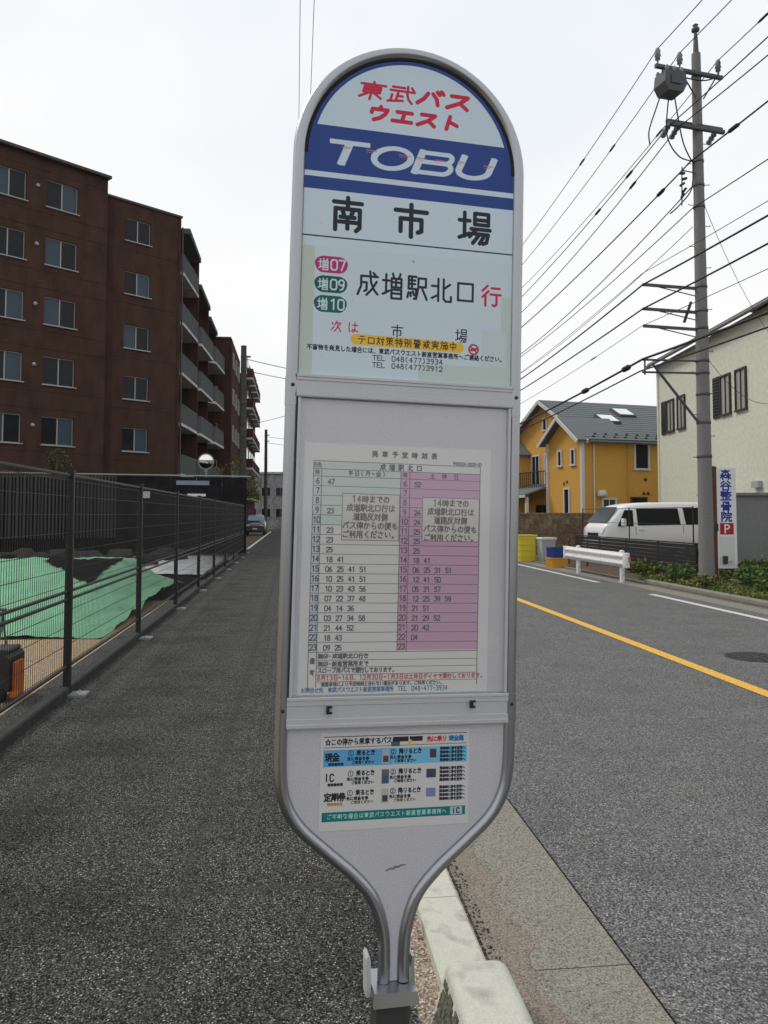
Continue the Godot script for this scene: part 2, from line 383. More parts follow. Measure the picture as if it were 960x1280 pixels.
# ---------------------------------------------------------------- lettering: strokes on a 20 x 20 grid
const GLYPHS := {
	"東": "1,3 19,3;10,0 10,20;4,6 16,6 16,12 4,12 4,6;4,9 16,9;9,12 2,18;11,12 18,18",
	"武": "2,2 11,2;1,6 19,6;13,0 14,9 16,15 19,19;16,1 18,4;7,8 7,17;7,12 11,12;3,11 3,18;1,19 12,17",
	"バ": "7,4 5,11 1,17;11,4 15,10 17,17;14,1 16,4;17,0 19,3",
	"ス": "3,3 16,3 11,11 2,18;11,11 18,18",
	"ウ": "10,0 10,4;3,9 3,4 17,4 16,10 12,16 7,19",
	"エ": "3,4 17,4;10,4 10,17;1,17 19,17",
	"ト": "7,1 7,19;7,8 16,13",
	"南": "2,3 18,3;10,0 10,7;3,20 3,7 17,7 17,18 15,20;7,8 8,11;13,8 12,11;6,12 14,12;5,15 15,15;10,12 10,19",
	"市": "10,0 10,4;1,4 19,4;4,17 4,9 16,9 16,16 14,17;10,4 10,20",
	"場": "1,6 7,6;4,1 4,16;1,17 7,14;10,1 18,1 18,8 10,8 10,1;10,5 18,5;8,11 19,11;11,11 7,16;10,14 18,14 17,19 15,20;13,14 9,20;16,14 13,20",
	"増": "1,6 7,6;4,1 4,16;1,17 7,14;10,0 11,3;17,0 16,3;9,4 18,4 18,11 9,11 9,4;9,7 18,7;13,4 13,11;9,13 18,13 18,20 9,20 9,13;9,16 18,16",
	"成": "4,4 19,4;4,4 4,12 1,19;4,9 9,9 9,15 7,16;12,0 13,9 16,15 19,18;18,8 14,14 9,19;15,1 17,3",
	"駅": "2,1 9,1;2,1 2,11 9,11 9,18 7,19;2,4 8,4;2,7 8,7;5,1 5,11;2,14 1,18;4,14 4,17;6,13 7,16;11,2 18,2 18,9 11,9;11,2 11,10 9,19;14,9 19,19",
	"北": "7,1 7,19;1,7 7,7;1,17 7,14;12,1 12,17 14,19 19,19 19,15;12,9 18,5",
	"口": "3,3 17,3 17,17 3,17 3,3",
	"行": "6,1 1,6;7,6 1,12;4,10 4,20;10,3 18,3;9,9 19,9;15,9 15,18 13,20 11,19",
	"次": "2,4 4,7;1,17 6,11;11,1 9,5 7,8;10,4 18,4 16,8;13,5 12,12 7,19;13,10 18,19",
	"は": "4,2 3,10 4,18;9,6 19,6;14,1 14,15 11,18 8,16 10,14 14,14 19,17",
	"テ": "5,2 15,2;1,8 19,8;11,8 10,14 6,19",
	"ロ": "3,4 17,4 17,17 3,17 3,4",
	"対": "5,1 5,4;1,5 10,5;8,5 1,18;3,9 9,17;11,6 19,6;16,1 16,18 14,19;12,10 14,13",
	"策": "4,0 2,4;4,2 9,2;13,0 11,4;13,2 18,2;2,6 18,6;10,4 10,20;4,12 4,9 16,9 16,12;10,12 2,18;10,12 18,18",
	"特": "2,4 1,8;2,6 8,6;5,1 5,20;1,13 8,11;10,4 18,4;14,1 14,8;9,8 19,8;9,12 19,12;16,9 16,18 14,20;11,14 13,16",
	"別": "2,2 9,2 9,8 2,8 2,2;1,11 10,11 9,18 7,19;5,11 2,19;13,3 13,14;17,1 17,18 15,19",
	"警": "2,2 10,2;5,0 5,4;3,5 9,5 9,9 3,9 3,5;13,0 11,5;12,3 18,3;17,3 11,10;13,4 19,10;2,11 18,11;5,13 15,13;5,15 15,15;5,17 15,17 15,20 5,20 5,17",
	"戒": "2,5 19,5;12,1 13,10 16,16 19,19;18,8 10,19;15,1 17,3;6,8 6,14 3,19;9,8 9,18;2,12 11,12",
	"実": "10,0 10,3;2,7 2,3 18,3 18,7;5,7 15,7;4,10 16,10;2,13 18,13;10,5 10,13 2,20;10,13 18,20",
	"施": "5,0 5,3;1,4 10,4;4,4 4,10 1,18;4,9 9,9 8,18 6,18;13,0 11,5;12,3 19,3;11,10 19,8 19,14;15,6 15,16;12,8 12,18 19,18 19,16",
	"中": "3,5 17,5 17,13 3,13 3,5;10,0 10,20",
	"不": "1,3 19,3;12,3 1,14;10,8 10,20;12,9 18,14",
	"審": "10,0 10,3;2,6 2,3 18,3 18,6;4,8 16,8;10,5 10,12;10,8 3,13;10,8 17,13;4,14 16,14 16,20 4,20 4,14;10,14 10,20;4,17 16,17",
	"物": "2,4 1,8;2,6 8,6;5,1 5,20;1,13 8,11;12,1 9,8;11,5 19,5 18,17 15,19;14,6 10,14;17,6 11,18",
	"を": "3,4 16,4;10,0 7,8 3,12;4,10 9,8 12,10 12,14;17,9 9,13 7,17 10,19 17,19",
	"発": "2,3 7,3 2,10;3,5 6,7;9,1 12,5 18,9;17,1 13,5;4,9 16,9;2,13 18,13;8,9 7,14 2,20;12,9 12,18 18,19 18,17",
	"見": "5,1 15,1 15,12 5,12 5,1;5,5 15,5;5,8 15,8;8,12 7,16 2,20;12,12 12,19 18,19 18,16",
	"し": "5,1 5,15 8,19 13,18 17,13",
	"た": "2,5 11,5;7,1 3,19;11,9 18,9;11,13 10,17 19,18",
	"合": "10,0 1,8;10,0 19,8;6,8 14,8;4,12 16,12 16,20 4,20 4,12",
	"に": "3,2 3,18;9,5 18,5;9,13 10,17 19,17",
	"新": "5,0 5,3;1,4 10,4;3,5 4,8;8,5 7,8;1,9 10,9;1,13 10,13;5,9 5,20;4,14 1,18;6,14 9,17;18,1 12,3;12,3 12,10 10,19;12,8 19,8;16,8 16,20",
	"座": "10,0 10,3;2,3 19,3;3,3 3,12 1,19;7,6 5,11;7,8 9,11;14,6 12,11;14,8 17,11;11,5 11,19;5,14 17,14;4,19 19,19",
	"営": "3,0 5,3;9,0 10,3;17,0 14,3;2,8 2,4 18,4 18,8;6,7 14,7 14,11 6,11 6,7;4,14 16,14 16,20 4,20 4,14",
	"業": "7,0 7,5;13,0 13,5;3,1 5,4;17,1 15,4;1,5 19,5;4,8 16,8;4,11 16,11;1,14 19,14;10,8 10,20;9,14 2,19;11,14 18,19",
	"事": "1,2 19,2;10,0 10,18 8,20;5,4 15,4 15,7 5,7 5,4;4,10 16,10 16,16 4,16;1,13 19,13",
	"務": "2,2 9,2 5,6;1,8 10,8 8,11;5,8 5,18 3,19;5,10 1,15;13,0 10,5;12,3 18,3 11,10;12,4 19,9;10,13 18,13 17,19 15,20;14,10 13,15 9,20",
	"所": "1,2 10,2;3,5 9,5 9,10 3,10;3,5 3,12 1,19;18,1 12,3;12,3 12,10 10,19;12,8 19,8;16,8 16,20",
	"へ": "1,12 7,6 19,16",
	"ご": "4,4 13,4;3,13 4,17 15,17;15,1 16,4;18,0 19,3",
	"連": "2,1 4,4;1,8 5,8 5,15 1,19;5,15 9,19 19,19;7,2 19,2;13,0 13,17;8,5 18,5 18,11 8,11 8,5;8,8 18,8;7,14 19,14",
	"絡": "5,0 2,5 6,7 1,12 8,11;5,12 5,20;2,14 1,18;7,13 8,16;12,0 9,6;11,3 17,3 9,12;11,5 19,12;11,13 18,13 18,20 11,20 11,13",
	"く": "14,1 5,10 14,19",
	"だ": "2,5 10,5;6,1 2,19;10,9 16,9;10,13 9,17 17,18;15,1 16,4;18,0 19,3",
	"さ": "2,5 18,5;9,1 14,11;4,13 5,18 14,18",
	"い": "3,3 4,13 7,16 8,13;15,4 18,13",
	"。": "3,15 6,15 6,18 3,18 3,15",
	"、": "2,15 5,19",
	"予": "4,1 16,1 10,5;7,3 11,6;1,8 19,8 15,12;10,8 10,18 8,20",
	"車": "1,3 19,3;10,0 10,20;4,6 16,6 16,13 4,13 4,6;4,9 16,9;1,16 19,16",
	"定": "10,0 10,3;2,6 2,3 18,3 18,6;4,8 16,8;10,8 10,18;10,13 16,13;5,12 4,16 1,20;4,16 9,19 19,19",
	"時": "1,3 7,3 7,16 1,16 1,3;1,9 7,9;10,4 18,4;14,1 14,8;9,8 19,8;9,12 19,12;16,9 16,18 14,20;11,14 13,16",
	"刻": "5,0 5,3;1,4 11,4;6,4 3,8 8,8;9,7 1,15;9,11 1,19;7,14 11,19;14,3 14,14;18,1 18,18 16,19",
	"表": "3,2 17,2;4,6 16,6;1,10 19,10;10,0 10,10;10,10 1,17;6,13 6,19 11,17;17,12 13,15;10,10 19,19",
	"平": "2,2 18,2;5,4 7,8;15,4 13,8;1,11 19,11;10,2 10,20",
	"日": "4,1 16,1 16,19 4,19 4,1;4,10 16,10",
	"月": "5,1 16,1 16,18 14,19;5,1 5,12 2,19;5,6 16,6;5,11 16,11",
	"金": "10,0 1,8;10,0 19,8;5,8 15,8;2,13 18,13;10,8 10,19;5,15 6,18;15,15 14,18;1,19 19,19",
	"土": "3,7 17,7;10,1 10,18;1,18 19,18",
	"休": "6,0 1,9;4,5 4,20;7,5 19,5;13,0 13,20;13,5 7,15;13,5 19,15",
	"ま": "3,4 17,4;4,9 16,9;10,0 10,15 7,18 3,16 6,14 10,14 17,18",
	"で": "2,4 17,3 10,8 9,14 13,18 16,18;14,7 15,10;17,6 18,9",
	"の": "10,4 8,15 5,17 2,13 4,6 10,3 16,5 18,11 15,16 11,18",
	"道": "2,1 4,4;1,8 5,8 5,15 1,19;5,15 9,19 19,19;9,0 10,3;16,0 15,3;7,4 19,4;9,7 17,7 17,16 9,16 9,7;9,10 17,10;9,13 17,13",
	"路": "2,1 8,1 8,7 2,7 2,1;5,7 5,17;5,11 9,11;2,10 2,18;1,19 9,17;13,0 10,6;12,3 18,3 10,12;12,5 19,12;12,13 18,13 18,20 12,20 12,13",
	"反": "3,2 18,2;3,2 3,10 1,19;5,7 15,7 12,13 4,20;7,8 11,14 19,20",
	"側": "5,0 1,9;3,6 3,20;7,2 12,2 12,14 7,14 7,2;7,6 12,6;7,10 12,10;8,15 6,19;11,15 13,19;15,4 15,14;18,1 18,18 16,19",
	"停": "5,0 1,9;3,6 3,20;12,0 12,2;7,3 19,3;9,5 17,5 17,9 9,9 9,5;7,14 7,11 19,11 19,14;9,14 17,14;13,14 13,19 11,20",
	"か": "2,6 12,6 11,15 8,19;7,1 2,18;15,4 19,11",
	"ら": "6,1 12,3;6,6 5,13 10,10 16,12 15,17 8,19",
	"便": "5,0 1,9;3,6 3,20;7,2 19,2;8,5 18,5 18,12 8,12 8,5;8,8 18,8;13,2 13,14 6,20;8,14 19,20",
	"も": "9,1 7,14 9,18 14,18 17,14;3,6 14,6;3,11 14,11",
	"利": "8,1 2,3;1,7 10,7;6,2 6,20;6,8 1,15;6,9 10,13;13,3 13,14;17,1 17,18 15,19",
	"用": "3,2 17,2 17,18 15,19;3,2 3,12 1,19;3,7 17,7;3,12 17,12;10,2 10,19",
	"先": "5,1 2,6;4,5 16,5;10,0 10,10;1,10 19,10;7,10 6,15 1,20;12,10 12,18 19,19 19,16",
	"備": "5,0 1,9;3,6 3,20;7,3 19,3;11,0 11,5;15,0 15,5;7,7 19,7;8,7 7,19;10,10 18,10 18,19;10,10 10,19;10,13 18,13;10,16 18,16;14,10 14,19",
	"考": "4,3 14,3;9,0 9,7;1,7 19,7;17,1 3,15;7,11 14,11;8,11 7,14 15,14 14,19 11,20",
	"現": "1,2 8,2;1,8 8,8;4,2 4,15;1,17 8,14;10,1 18,1 18,12 10,12 10,1;10,5 18,5;10,8 18,8;12,12 8,20;16,12 16,19 19,19",
	"期": "1,4 11,4;3,1 3,14;9,1 9,14;3,7 9,7;3,10 9,10;1,14 11,14;4,15 1,19;8,15 10,18;13,2 19,2 19,19;13,2 13,12 11,19;13,7 19,7;13,12 19,12",
	"券": "5,1 7,4;15,1 13,4;3,5 17,5;1,9 19,9;10,0 9,6 1,14;12,9 19,14;6,13 14,13 13,19 11,20;9,13 5,20",
	"乗": "16,1 4,2;1,6 19,6;2,11 18,11;6,4 6,13;14,4 14,13;10,2 10,20;9,12 1,18;11,12 19,18",
	"る": "4,3 15,3 4,12 13,9 17,13 14,18 8,18 8,15 12,16",
	"と": "6,2 8,8;16,5 5,11 4,16 8,19 17,18",
	"き": "3,4 16,4;3,8 17,8;8,0 14,12;4,13 5,18 15,18",
	"降": "2,1 2,20;2,1 7,1 5,6 7,10 5,13 3,12;12,0 9,5;11,2 17,2 9,10;12,4 19,9;10,12 18,12;9,16 19,16;14,9 14,20;11,12 11,16",
	"り": "5,2 5,12;14,1 15,11 12,17 8,19",
	"森": "3,2 17,2;10,0 10,8;10,2 4,8;10,2 16,8;1,11 9,11;5,8 5,20;5,11 1,17;5,12 9,16;11,11 19,11;15,8 15,20;15,11 11,17;15,12 19,18",
	"谷": "7,1 2,6;13,1 18,6;10,5 1,13;10,5 19,13;5,12 15,12 15,20 5,20 5,12",
	"整": "1,2 10,2;5,0 5,9;2,4 9,4 9,6 2,6 2,4;5,6 1,9;6,7 10,9;13,0 11,5;12,3 19,3;17,3 11,9;13,4 19,9;3,11 17,11;10,11 10,19;10,15 16,15;5,14 5,19;1,19 19,19",
	"骨": "5,1 15,1 15,8;5,1 5,8;10,1 10,4 15,4;2,11 2,8 18,8 18,11;5,11 15,11 15,19 13,20;5,11 5,20;5,14 15,14;5,17 15,17",
	"院": "2,1 2,20;2,1 7,1 5,6 7,10 5,13 3,12;14,0 14,3;9,6 9,3 19,3 19,6;11,7 17,7;9,11 19,11;12,11 11,16 8,20;15,11 15,19 19,19 19,17",
	"無": "5,0 2,4;4,3 18,3;1,8 19,8;1,14 19,14;5,4 5,14;9,4 9,14;13,4 13,14;17,4 17,14;3,16 2,19;7,16 8,19;12,16 13,19;17,16 19,19",
	"印": "8,1 2,4 2,18 9,16;2,10 9,10;12,3 18,3 18,14 15,15;12,3 12,20",
	"運": "2,1 4,4;1,8 5,8 5,15 1,19;5,15 9,19 19,19;7,5 7,1 19,1 19,5;8,6 18,6 18,12 8,12 8,6;8,9 18,9;13,3 13,17;7,14 19,14",
	"ダ": "7,1 2,9;6,4 15,4 13,11 5,19;5,9 12,13;16,0 17,3;19,0 20,2", "イ": "15,1 9,8 1,12;9,8 9,19", "ヤ": "1,8 18,5 14,11;6,2 10,19",
	"お": "2,6 11,6;6,1 6,17 3,17 2,14 11,10 16,12 15,17 11,18;15,3 18,6", "て": "2,4 17,3 10,8 9,14 13,18 16,18", "す": "1,5 19,5;11,1 11,12 8,13 7,10 11,9 12,14 9,19",
	"あ": "3,4 15,4;8,1 8,15;13,7 6,17 3,14 8,9 14,9 17,13 14,17 11,18", "わ": "5,1 5,19;1,6 6,5 1,14 9,8 15,8 18,12 15,17 11,18", "な": "2,4 11,4;7,1 3,10;14,3 18,6;14,8 14,16 10,18 8,16 11,14 18,17",
	"明": "1,3 7,3 7,15 1,15 1,3;1,9 7,9;10,2 18,2 18,19;10,2 10,12 8,19;10,7 18,7;10,12 18,12", "こ": "4,4 15,4;3,13 4,17 16,17",
	"問": "2,20 2,1 8,1 8,7 2,7;2,4 8,4;18,1 12,1 12,7 18,7;18,1 18,19;12,4 18,4;7,10 13,10 13,16 7,16 7,10",
	"情": "4,0 4,20;1,5 2,9;6,4 7,7;9,3 19,3;14,0 14,9;10,6 18,6;8,9 19,9;10,12 18,12 18,19;10,12 10,20;10,15 18,15;10,17 18,17",
	"よ": "11,1 11,15 7,18 3,16 7,14 17,18;11,6 17,5", "せ": "1,8 19,7;14,2 13,13;6,3 6,18 17,18", "ー": "2,10 18,10", "プ": "2,3 16,3 14,11 6,19;17,1 19,3", "が": "2,6 11,6 10,15 7,19;6,1 2,18;13,5 16,11;15,1 16,4;18,0 19,3",
	"・": "9,10 11,10",
	"☆": "10,1 13,8 19,8 14,12 16,19 10,15 4,19 6,12 1,8 7,8 10,1",
	"0": "3,1 9,1 11,4 11,16 9,19 3,19 1,16 1,4 3,1", "1": "3,4 7,1 7,19", "2": "1,5 3,1 9,1 11,4 11,8 1,19 11,19",
	"3": "1,3 4,1 9,1 11,4 9,9 5,9;9,9 11,13 9,18 4,19 1,17", "4": "8,19 8,1 1,13 12,13", "5": "10,1 2,1 2,9 8,8 11,11 10,17 6,19 1,17",
	"6": "9,1 4,4 1,11 2,17 6,19 10,17 10,11 6,9 1,12", "7": "1,1 11,1 5,19", "8": "4,1 8,1 10,4 8,9 4,9 2,4 4,1;4,9 1,13 3,19 9,19 11,13 8,9",
	"9": "10,8 6,11 2,9 1,5 4,1 8,1 10,4 10,11 8,17 4,19", "(": "8,0 4,6 4,14 8,20", ")": "4,0 8,6 8,14 4,20",
	"T": "0,1 12,1;6,1 6,19", "E": "11,1 1,1 1,19 11,19;1,10 9,10", "L": "1,1 1,19 11,19", "I": "6,1 6,19", "C": "11,4 8,1 4,1 1,5 1,15 4,19 8,19 11,16", "P": "2,19 2,1 8,1 11,3 11,7 8,10 2,10", "~": "1,10 4,7 8,12 12,9", "-": "2,10 10,10",
}
var parsed := {}

func strokes(ch: String) -> Array:
	if not parsed.has(ch):
		var a := []
		for line in GLYPHS.get(ch, "").split(";", false):
			var pl := PackedVector2Array()
			for p in line.split(" ", false):
				var xy: PackedStringArray = p.split(",")
				pl.append(Vector2(float(xy[0]), float(xy[1])) / 20.0)
			a.append(pl)
		parsed[ch] = a
	return parsed[ch]

func ink(img: Image, a: Vector2, b: Vector2, r: float, col: Color, butt := false) -> void:
	var x0 := maxi(0, int(floor(minf(a.x, b.x) - r - 1)))
	var x1 := mini(img.get_width() - 1, int(ceil(maxf(a.x, b.x) + r + 1)))
	var y0 := maxi(0, int(floor(minf(a.y, b.y) - r - 1)))
	var y1 := mini(img.get_height() - 1, int(ceil(maxf(a.y, b.y) + r + 1)))
	var ab := b - a
	var l2 := maxf(ab.length_squared(), 0.0001)
	for y in range(y0, y1 + 1):
		for x in range(x0, x1 + 1):
			var p := Vector2(x + 0.5, y + 0.5) - a
			var t := p.dot(ab) / l2
			if butt and (t < 0.0 or t > 1.0):
				continue
			t = clampf(t, 0.0, 1.0)
			var k := clampf(r + 0.5 - (p - ab * t).length(), 0.0, 1.0) * col.a
			if k > 0.0:
				var c := img.get_pixel(x, y).lerp(col, k)
				c.a = 1.0
				img.set_pixel(x, y, c)

class Sheet:
	var img: Image
	var s0: float
	var t1: float
	var k: float

func sheet(s0: float, s1: float, t0: float, t1: float, k: float, col: Color) -> Sheet:
	var s := Sheet.new()
	s.s0 = s0
	s.t1 = t1
	s.k = k
	s.img = Image.create(int((s1 - s0) * k), int((t1 - t0) * k), false, Image.FORMAT_RGB8)
	s.img.fill(col)
	return s

func px(s: Sheet, a: float, t: float) -> Vector2:
	return Vector2(a - s.s0, s.t1 - t) * s.k

func line(s: Sheet, a: float, ta: float, b: float, tb: float, r: float, col: Color, butt := false) -> void:
	ink(s.img, px(s, a, ta), px(s, b, tb), r * s.k, col, butt)

func rect(s: Sheet, a: float, b: float, t0: float, t1: float, col: Color) -> void:
	var p := px(s, a, t1)
	var q := px(s, b, t0)
	s.img.fill_rect(Rect2i(roundi(p.x), roundi(p.y), maxi(1, roundi(q.x - p.x)), maxi(1, roundi(q.y - p.y))), col)

# writes one line of text: left edge a, top t, glyph height h, glyph width w, step between glyphs
func write(s: Sheet, txt: String, a: float, t: float, h: float, w: float, step: float, r: float, col: Color, slant := 0.0) -> void:
	var x := a
	for ch in txt:
		for pl in strokes(ch):
			for i in pl.size() - 1:
				var p: Vector2 = pl[i]
				var q: Vector2 = pl[i + 1]
				line(s, x + p.x * w + slant * (1 - p.y), t - p.y * h, x + q.x * w + slant * (1 - q.y), t - q.y * h, r, col)
		x += step if not (ch in "0123456789()TELIC-~") else step * 0.72

func print_mat(s: Sheet, rough := 0.45) -> StandardMaterial3D:
	# scratches, dust and faded patches of the print itself
	var n := FastNoiseLite.new()
	n.frequency = 0.02
	n.fractal_octaves = 5
	n.seed = 5
	s.img.generate_mipmaps()
	var m := StandardMaterial3D.new()
	m.albedo_texture = ImageTexture.create_from_image(s.img)
	m.roughness = rough
	m.metallic_specular = 0.4
	return m

# a thin printed plate: polygon in sign coordinates, print on its front
func plate(parent: Node, called: String, poly: PackedVector2Array, z0: float, z1: float, s: Sheet, m: Material) -> MeshInstance3D:
	var st := ns()
	var w := s.img.get_width() / s.k
	var h := s.img.get_height() / s.k
	var ids := Geometry2D.triangulate_polygon(poly)
	for j in range(0, ids.size(), 3):
		var v := []
		for e in 3:
			v.append(poly[ids[j + e]])
		if (v[2] - v[0]).cross(v[1] - v[0]) < 0.0:
			v = [v[0], v[2], v[1]]
		for p in v:
			st.set_uv(Vector2((p.x - s.s0) / w, (s.t1 - p.y) / h))
			st.add_vertex(Vector3(p.x, p.y, z1))
	var e0 := Vector2(0.5 / s.img.get_width(), 0.5)
	for i in poly.size():
		var a := poly[i]
		var b := poly[(i + 1) % poly.size()]
		st.set_uv(e0)
		quad(st, Vector3(a.x, a.y, z0), Vector3(b.x, b.y, z0), Vector3(b.x, b.y, z1), Vector3(a.x, a.y, z1), Vector3(b.y - a.y, a.x - b.x, 0) * (1.0 if Geometry2D.is_polygon_clockwise(poly) == false else -1.0))
	return fin(st, called, m, parent)

func header_print() -> Sheet:
	var white := Color(0.79, 0.855, 0.905)
	var blue := Color(0.13, 0.25, 0.54)
	var red := Color(0.78, 0.12, 0.26)
	var dark := Color(0.09, 0.13, 0.18)
	var s := sheet(-0.21, 0.21, 0.54, 1.19, 2000.0, white)
	# a yellowed film along the old edges of the destination panel
	var film := Color(0.74, 0.79, 0.75)
	rect(s, -0.21, 0.21, 0.54, 0.80, white.lerp(film, 0.15))
	rect(s, -0.21, -0.176, 0.54, 0.80, film)
	rect(s, 0.178, 0.21, 0.54, 0.735, white.lerp(film, 0.8))
	rect(s, 0.02, 0.21, 0.54, 0.60, white.lerp(film, 0.75))
	rect(s, 0.14, 0.19, 0.60, 0.67, white.lerp(film, 0.5))
	# header: blue edge round the arch, blue bands
	rect(s, -0.21, 0.21, 0.905, 1.19, blue)
	var c := Vector2(0.0, 0.972)
	for y in range(0, s.img.get_height()):
		var t := s.t1 - (y + 0.5) / s.k
		if t < 1.025:
			break
		var d := 0.187 * 0.187 - (t - c.y) * (t - c.y)
		if d > 0.0:
			s.img.fill_rect(Rect2i(roundi((-sqrt(d) - s.s0) * s.k), y, roundi(2.0 * sqrt(d) * s.k), 1), white)
	rect(s, -0.21, 0.21, 0.928, 0.938, white)
	rect(s, -0.21, 0.21, 0.8175, 0.8200, dark)
	write(s, "東武", -0.110, 1.1175, 0.033, 0.051, 0.0565, 0.0024, red, 0.009)
	write(s, "バス", 0.003, 1.1165, 0.031, 0.049, 0.0555, 0.0039, red, 0.009)
	write(s, "ウエスト", -0.090, 1.0725, 0.027, 0.040, 0.0465, 0.0038, red, 0.008)
	# TOBU in wide slanted capitals
	var lt := 1.001
	var lb := 0.954
	var sl := 0.018
	var L := func(a: Vector2, b: Vector2, w: float, butt: bool) -> void:
		var ha: float = (a.y - lb) / (lt - lb)
		var hb: float = (b.y - lb) / (lt - lb)
		line(s, a.x + sl * ha, a.y, b.x + sl * hb, b.y, w, white, butt)
	var ti := lt - 0.0045
	var bi := lb + 0.0045
	var th := 0.0044
	L.call(Vector2(-0.172, ti), Vector2(-0.097, ti), th, true)
	for o in [-0.0035, 0.0, 0.0035]:
		L.call(Vector2(-0.1345 + o, ti), Vector2(-0.1345 + o, lb), 0.0040, true)
	for k in 32:
		var a0 := TAU * k / 32.0
		var a1 := TAU * (k + 1) / 32.0
		for o in [-0.0022, 0.0022]:
			L.call(Vector2(-0.047 + (0.034 + o) * cos(a0), 0.9775 + 0.0195 * sin(a0)), Vector2(-0.047 + (0.034 + o) * cos(a1), 0.9775 + 0.0195 * sin(a1)), 0.0042, false)
	for o in [-0.003, 0.0, 0.003]:
		L.call(Vector2(0.003 + o, lb), Vector2(0.003 + o, lt), 0.0040, true)
	for y in [[ti, 0.052], [0.979, 0.056], [bi, 0.054]]:
		L.call(Vector2(0.0, y[0]), Vector2(y[1], y[0]), 0.0042, true)
	for k in 10:
		var a0 := -PI / 2 + PI * k / 10.0
		var a1 := -PI / 2 + PI * (k + 1) / 10.0
		for o in [0.0, 0.002]:
			L.call(Vector2(0.052 + (0.010 + o) * cos(a0), 0.9878 + 0.0087 * sin(a0)), Vector2(0.052 + (0.010 + o) * cos(a1), 0.9878 + 0.0087 * sin(a1)), 0.0042, false)
			L.call(Vector2(0.054 + (0.013 + o) * cos(a0), 0.9688 + 0.0103 * sin(a0)), Vector2(0.054 + (0.013 + o) * cos(a1), 0.9688 + 0.0103 * sin(a1)), 0.0042, false)
	for o in [-0.0025, 0.0, 0.0025]:
		L.call(Vector2(0.084 + o, lt), Vector2(0.083 + o, 0.970), 0.0040, true)
		L.call(Vector2(0.143 + o, lt), Vector2(0.142 + o, 0.970), 0.0040, true)
	for k in 14:
		var a0 := PI + PI * k / 14.0
		var a1 := PI + PI * (k + 1) / 14.0
		for o in [-0.002, 0.002]:
			L.call(Vector2(0.1125 + (0.0295 + o) * cos(a0), 0.972 + 0.0135 * sin(a0)), Vector2(0.1125 + (0.0295 + o) * cos(a1), 0.972 + 0.0135 * sin(a1)), 0.0042, false)
	# old red rub marks across the letters
	for a in [[-0.132, -0.118, 0.988], [-0.087, -0.069, 0.988], [-0.025, -0.006, 0.986], [0.008, 0.026, 0.985], [0.046, 0.064, 0.985], [0.088, 0.1, 0.987], [0.140, 0.156, 0.985]]:
		line(s, a[0], a[2], a[1], a[2] - 0.001, 0.0013, Color(0.83, 0.45, 0.5, 0.75))
		line(s, a[0], a[2] - 0.004, a[1] - 0.006, a[2] - 0.0045, 0.0008, Color(0.83, 0.5, 0.55, 0.6))
	# stop name
	write(s, "南", -0.151, 0.894, 0.060, 0.064, 0.1, 0.0040, dark)
	write(s, "市", -0.033, 0.894, 0.060, 0.066, 0.1, 0.0042, dark)
	write(s, "場", 0.090, 0.894, 0.060, 0.067, 0.1, 0.0037, dark)
	# route numbers on pills
	var pills := [[0.768, Color(0.70, 0.16, 0.42), "増07"], [0.732, Color(0.06, 0.33, 0.28), "増09"], [0.696, Color(0.06, 0.37, 0.33), "増10"]]
	for p in pills:
		line(s, -0.160, p[0], -0.132, p[0], 0.0152, p[1])
		line(s, -0.165, p[0] + 0.002, -0.127, p[0] + 0.002, 0.011, p[1])
		write(s, p[2].substr(0, 1), -0.170, p[0] + 0.0098, 0.020, 0.0195, 0.02, 0.00115, white)
		write(s, p[2].substr(1), -0.1475, p[0] + 0.0100, 0.020, 0.0215, 0.020, 0.0015, white)
	write(s, "成増駅北口", -0.099, 0.762, 0.046, 0.041, 0.0465, 0.0021, dark)
	write(s, "行", 0.139, 0.757, 0.040, 0.040, 0.04, 0.0022, red)
	write(s, "次は", -0.144, 0.667, 0.021, 0.020, 0.030, 0.00105, red)
	write(s, "市", -0.033, 0.667, 0.022, 0.023, 0.03, 0.0011, dark)
	write(s, "場", 0.089, 0.669, 0.025, 0.024, 0.03, 0.0010, dark)
	line(s, -0.098, 0.6355, 0.097, 0.6335, 0.0098, Color(0.90, 0.73, 0.24))
	write(s, "テロ対策特別警戒実施中", -0.094, 0.643, 0.0155, 0.0150, 0.0172, 0.00085, Color(0.25, 0.2, 0.12))
	for k in 24:
		var a0 := TAU * k / 24.0
		var a1 := TAU * (k + 1) / 24.0
		line(s, 0.1255 + 0.009 * cos(a0), 0.632 + 0.009 * sin(a0), 0.1255 + 0.009 * cos(a1), 0.632 + 0.009 * sin(a1), 0.0014, Color(0.70, 0.14, 0.24))
	line(s, 0.119, 0.638, 0.132, 0.626, 0.0013, Color(0.70, 0.14, 0.24))
	line(s, 0.121, 0.631, 0.130, 0.633, 0.0026, Color(0.70, 0.2, 0.3))
	write(s, "不審物を発見した場合には、東武バスウエスト新座営業事務所へご連絡ください。", -0.186, 0.6215, 0.0098, 0.0092, 0.0101, 0.0007, dark)
	write(s, "TEL 048(477)3934", -0.066, 0.609, 0.0098, 0.0112, 0.0113, 0.00065, dark)
	write(s, "TEL 048(477)3912", -0.066, 0.596, 0.0098, 0.0112, 0.0113, 0.00065, dark)
	# specks and scuffs
	rng.seed = 99
	for k in 60:
		var a := Vector2(rng.randf_range(-0.2, 0.2), rng.randf_range(0.56, 1.1))
		line(s, a.x, a.y, a.x + rng.randf_range(-0.003, 0.003), a.y + rng.randf_range(-0.004, 0.001), rng.randf_range(0.0002, 0.0006), Color(0.45, 0.46, 0.46, 0.35))
	line(s, 0.005, 0.789, 0.007, 0.786, 0.0012, Color(0.4, 0.42, 0.45, 0.7))
	return s

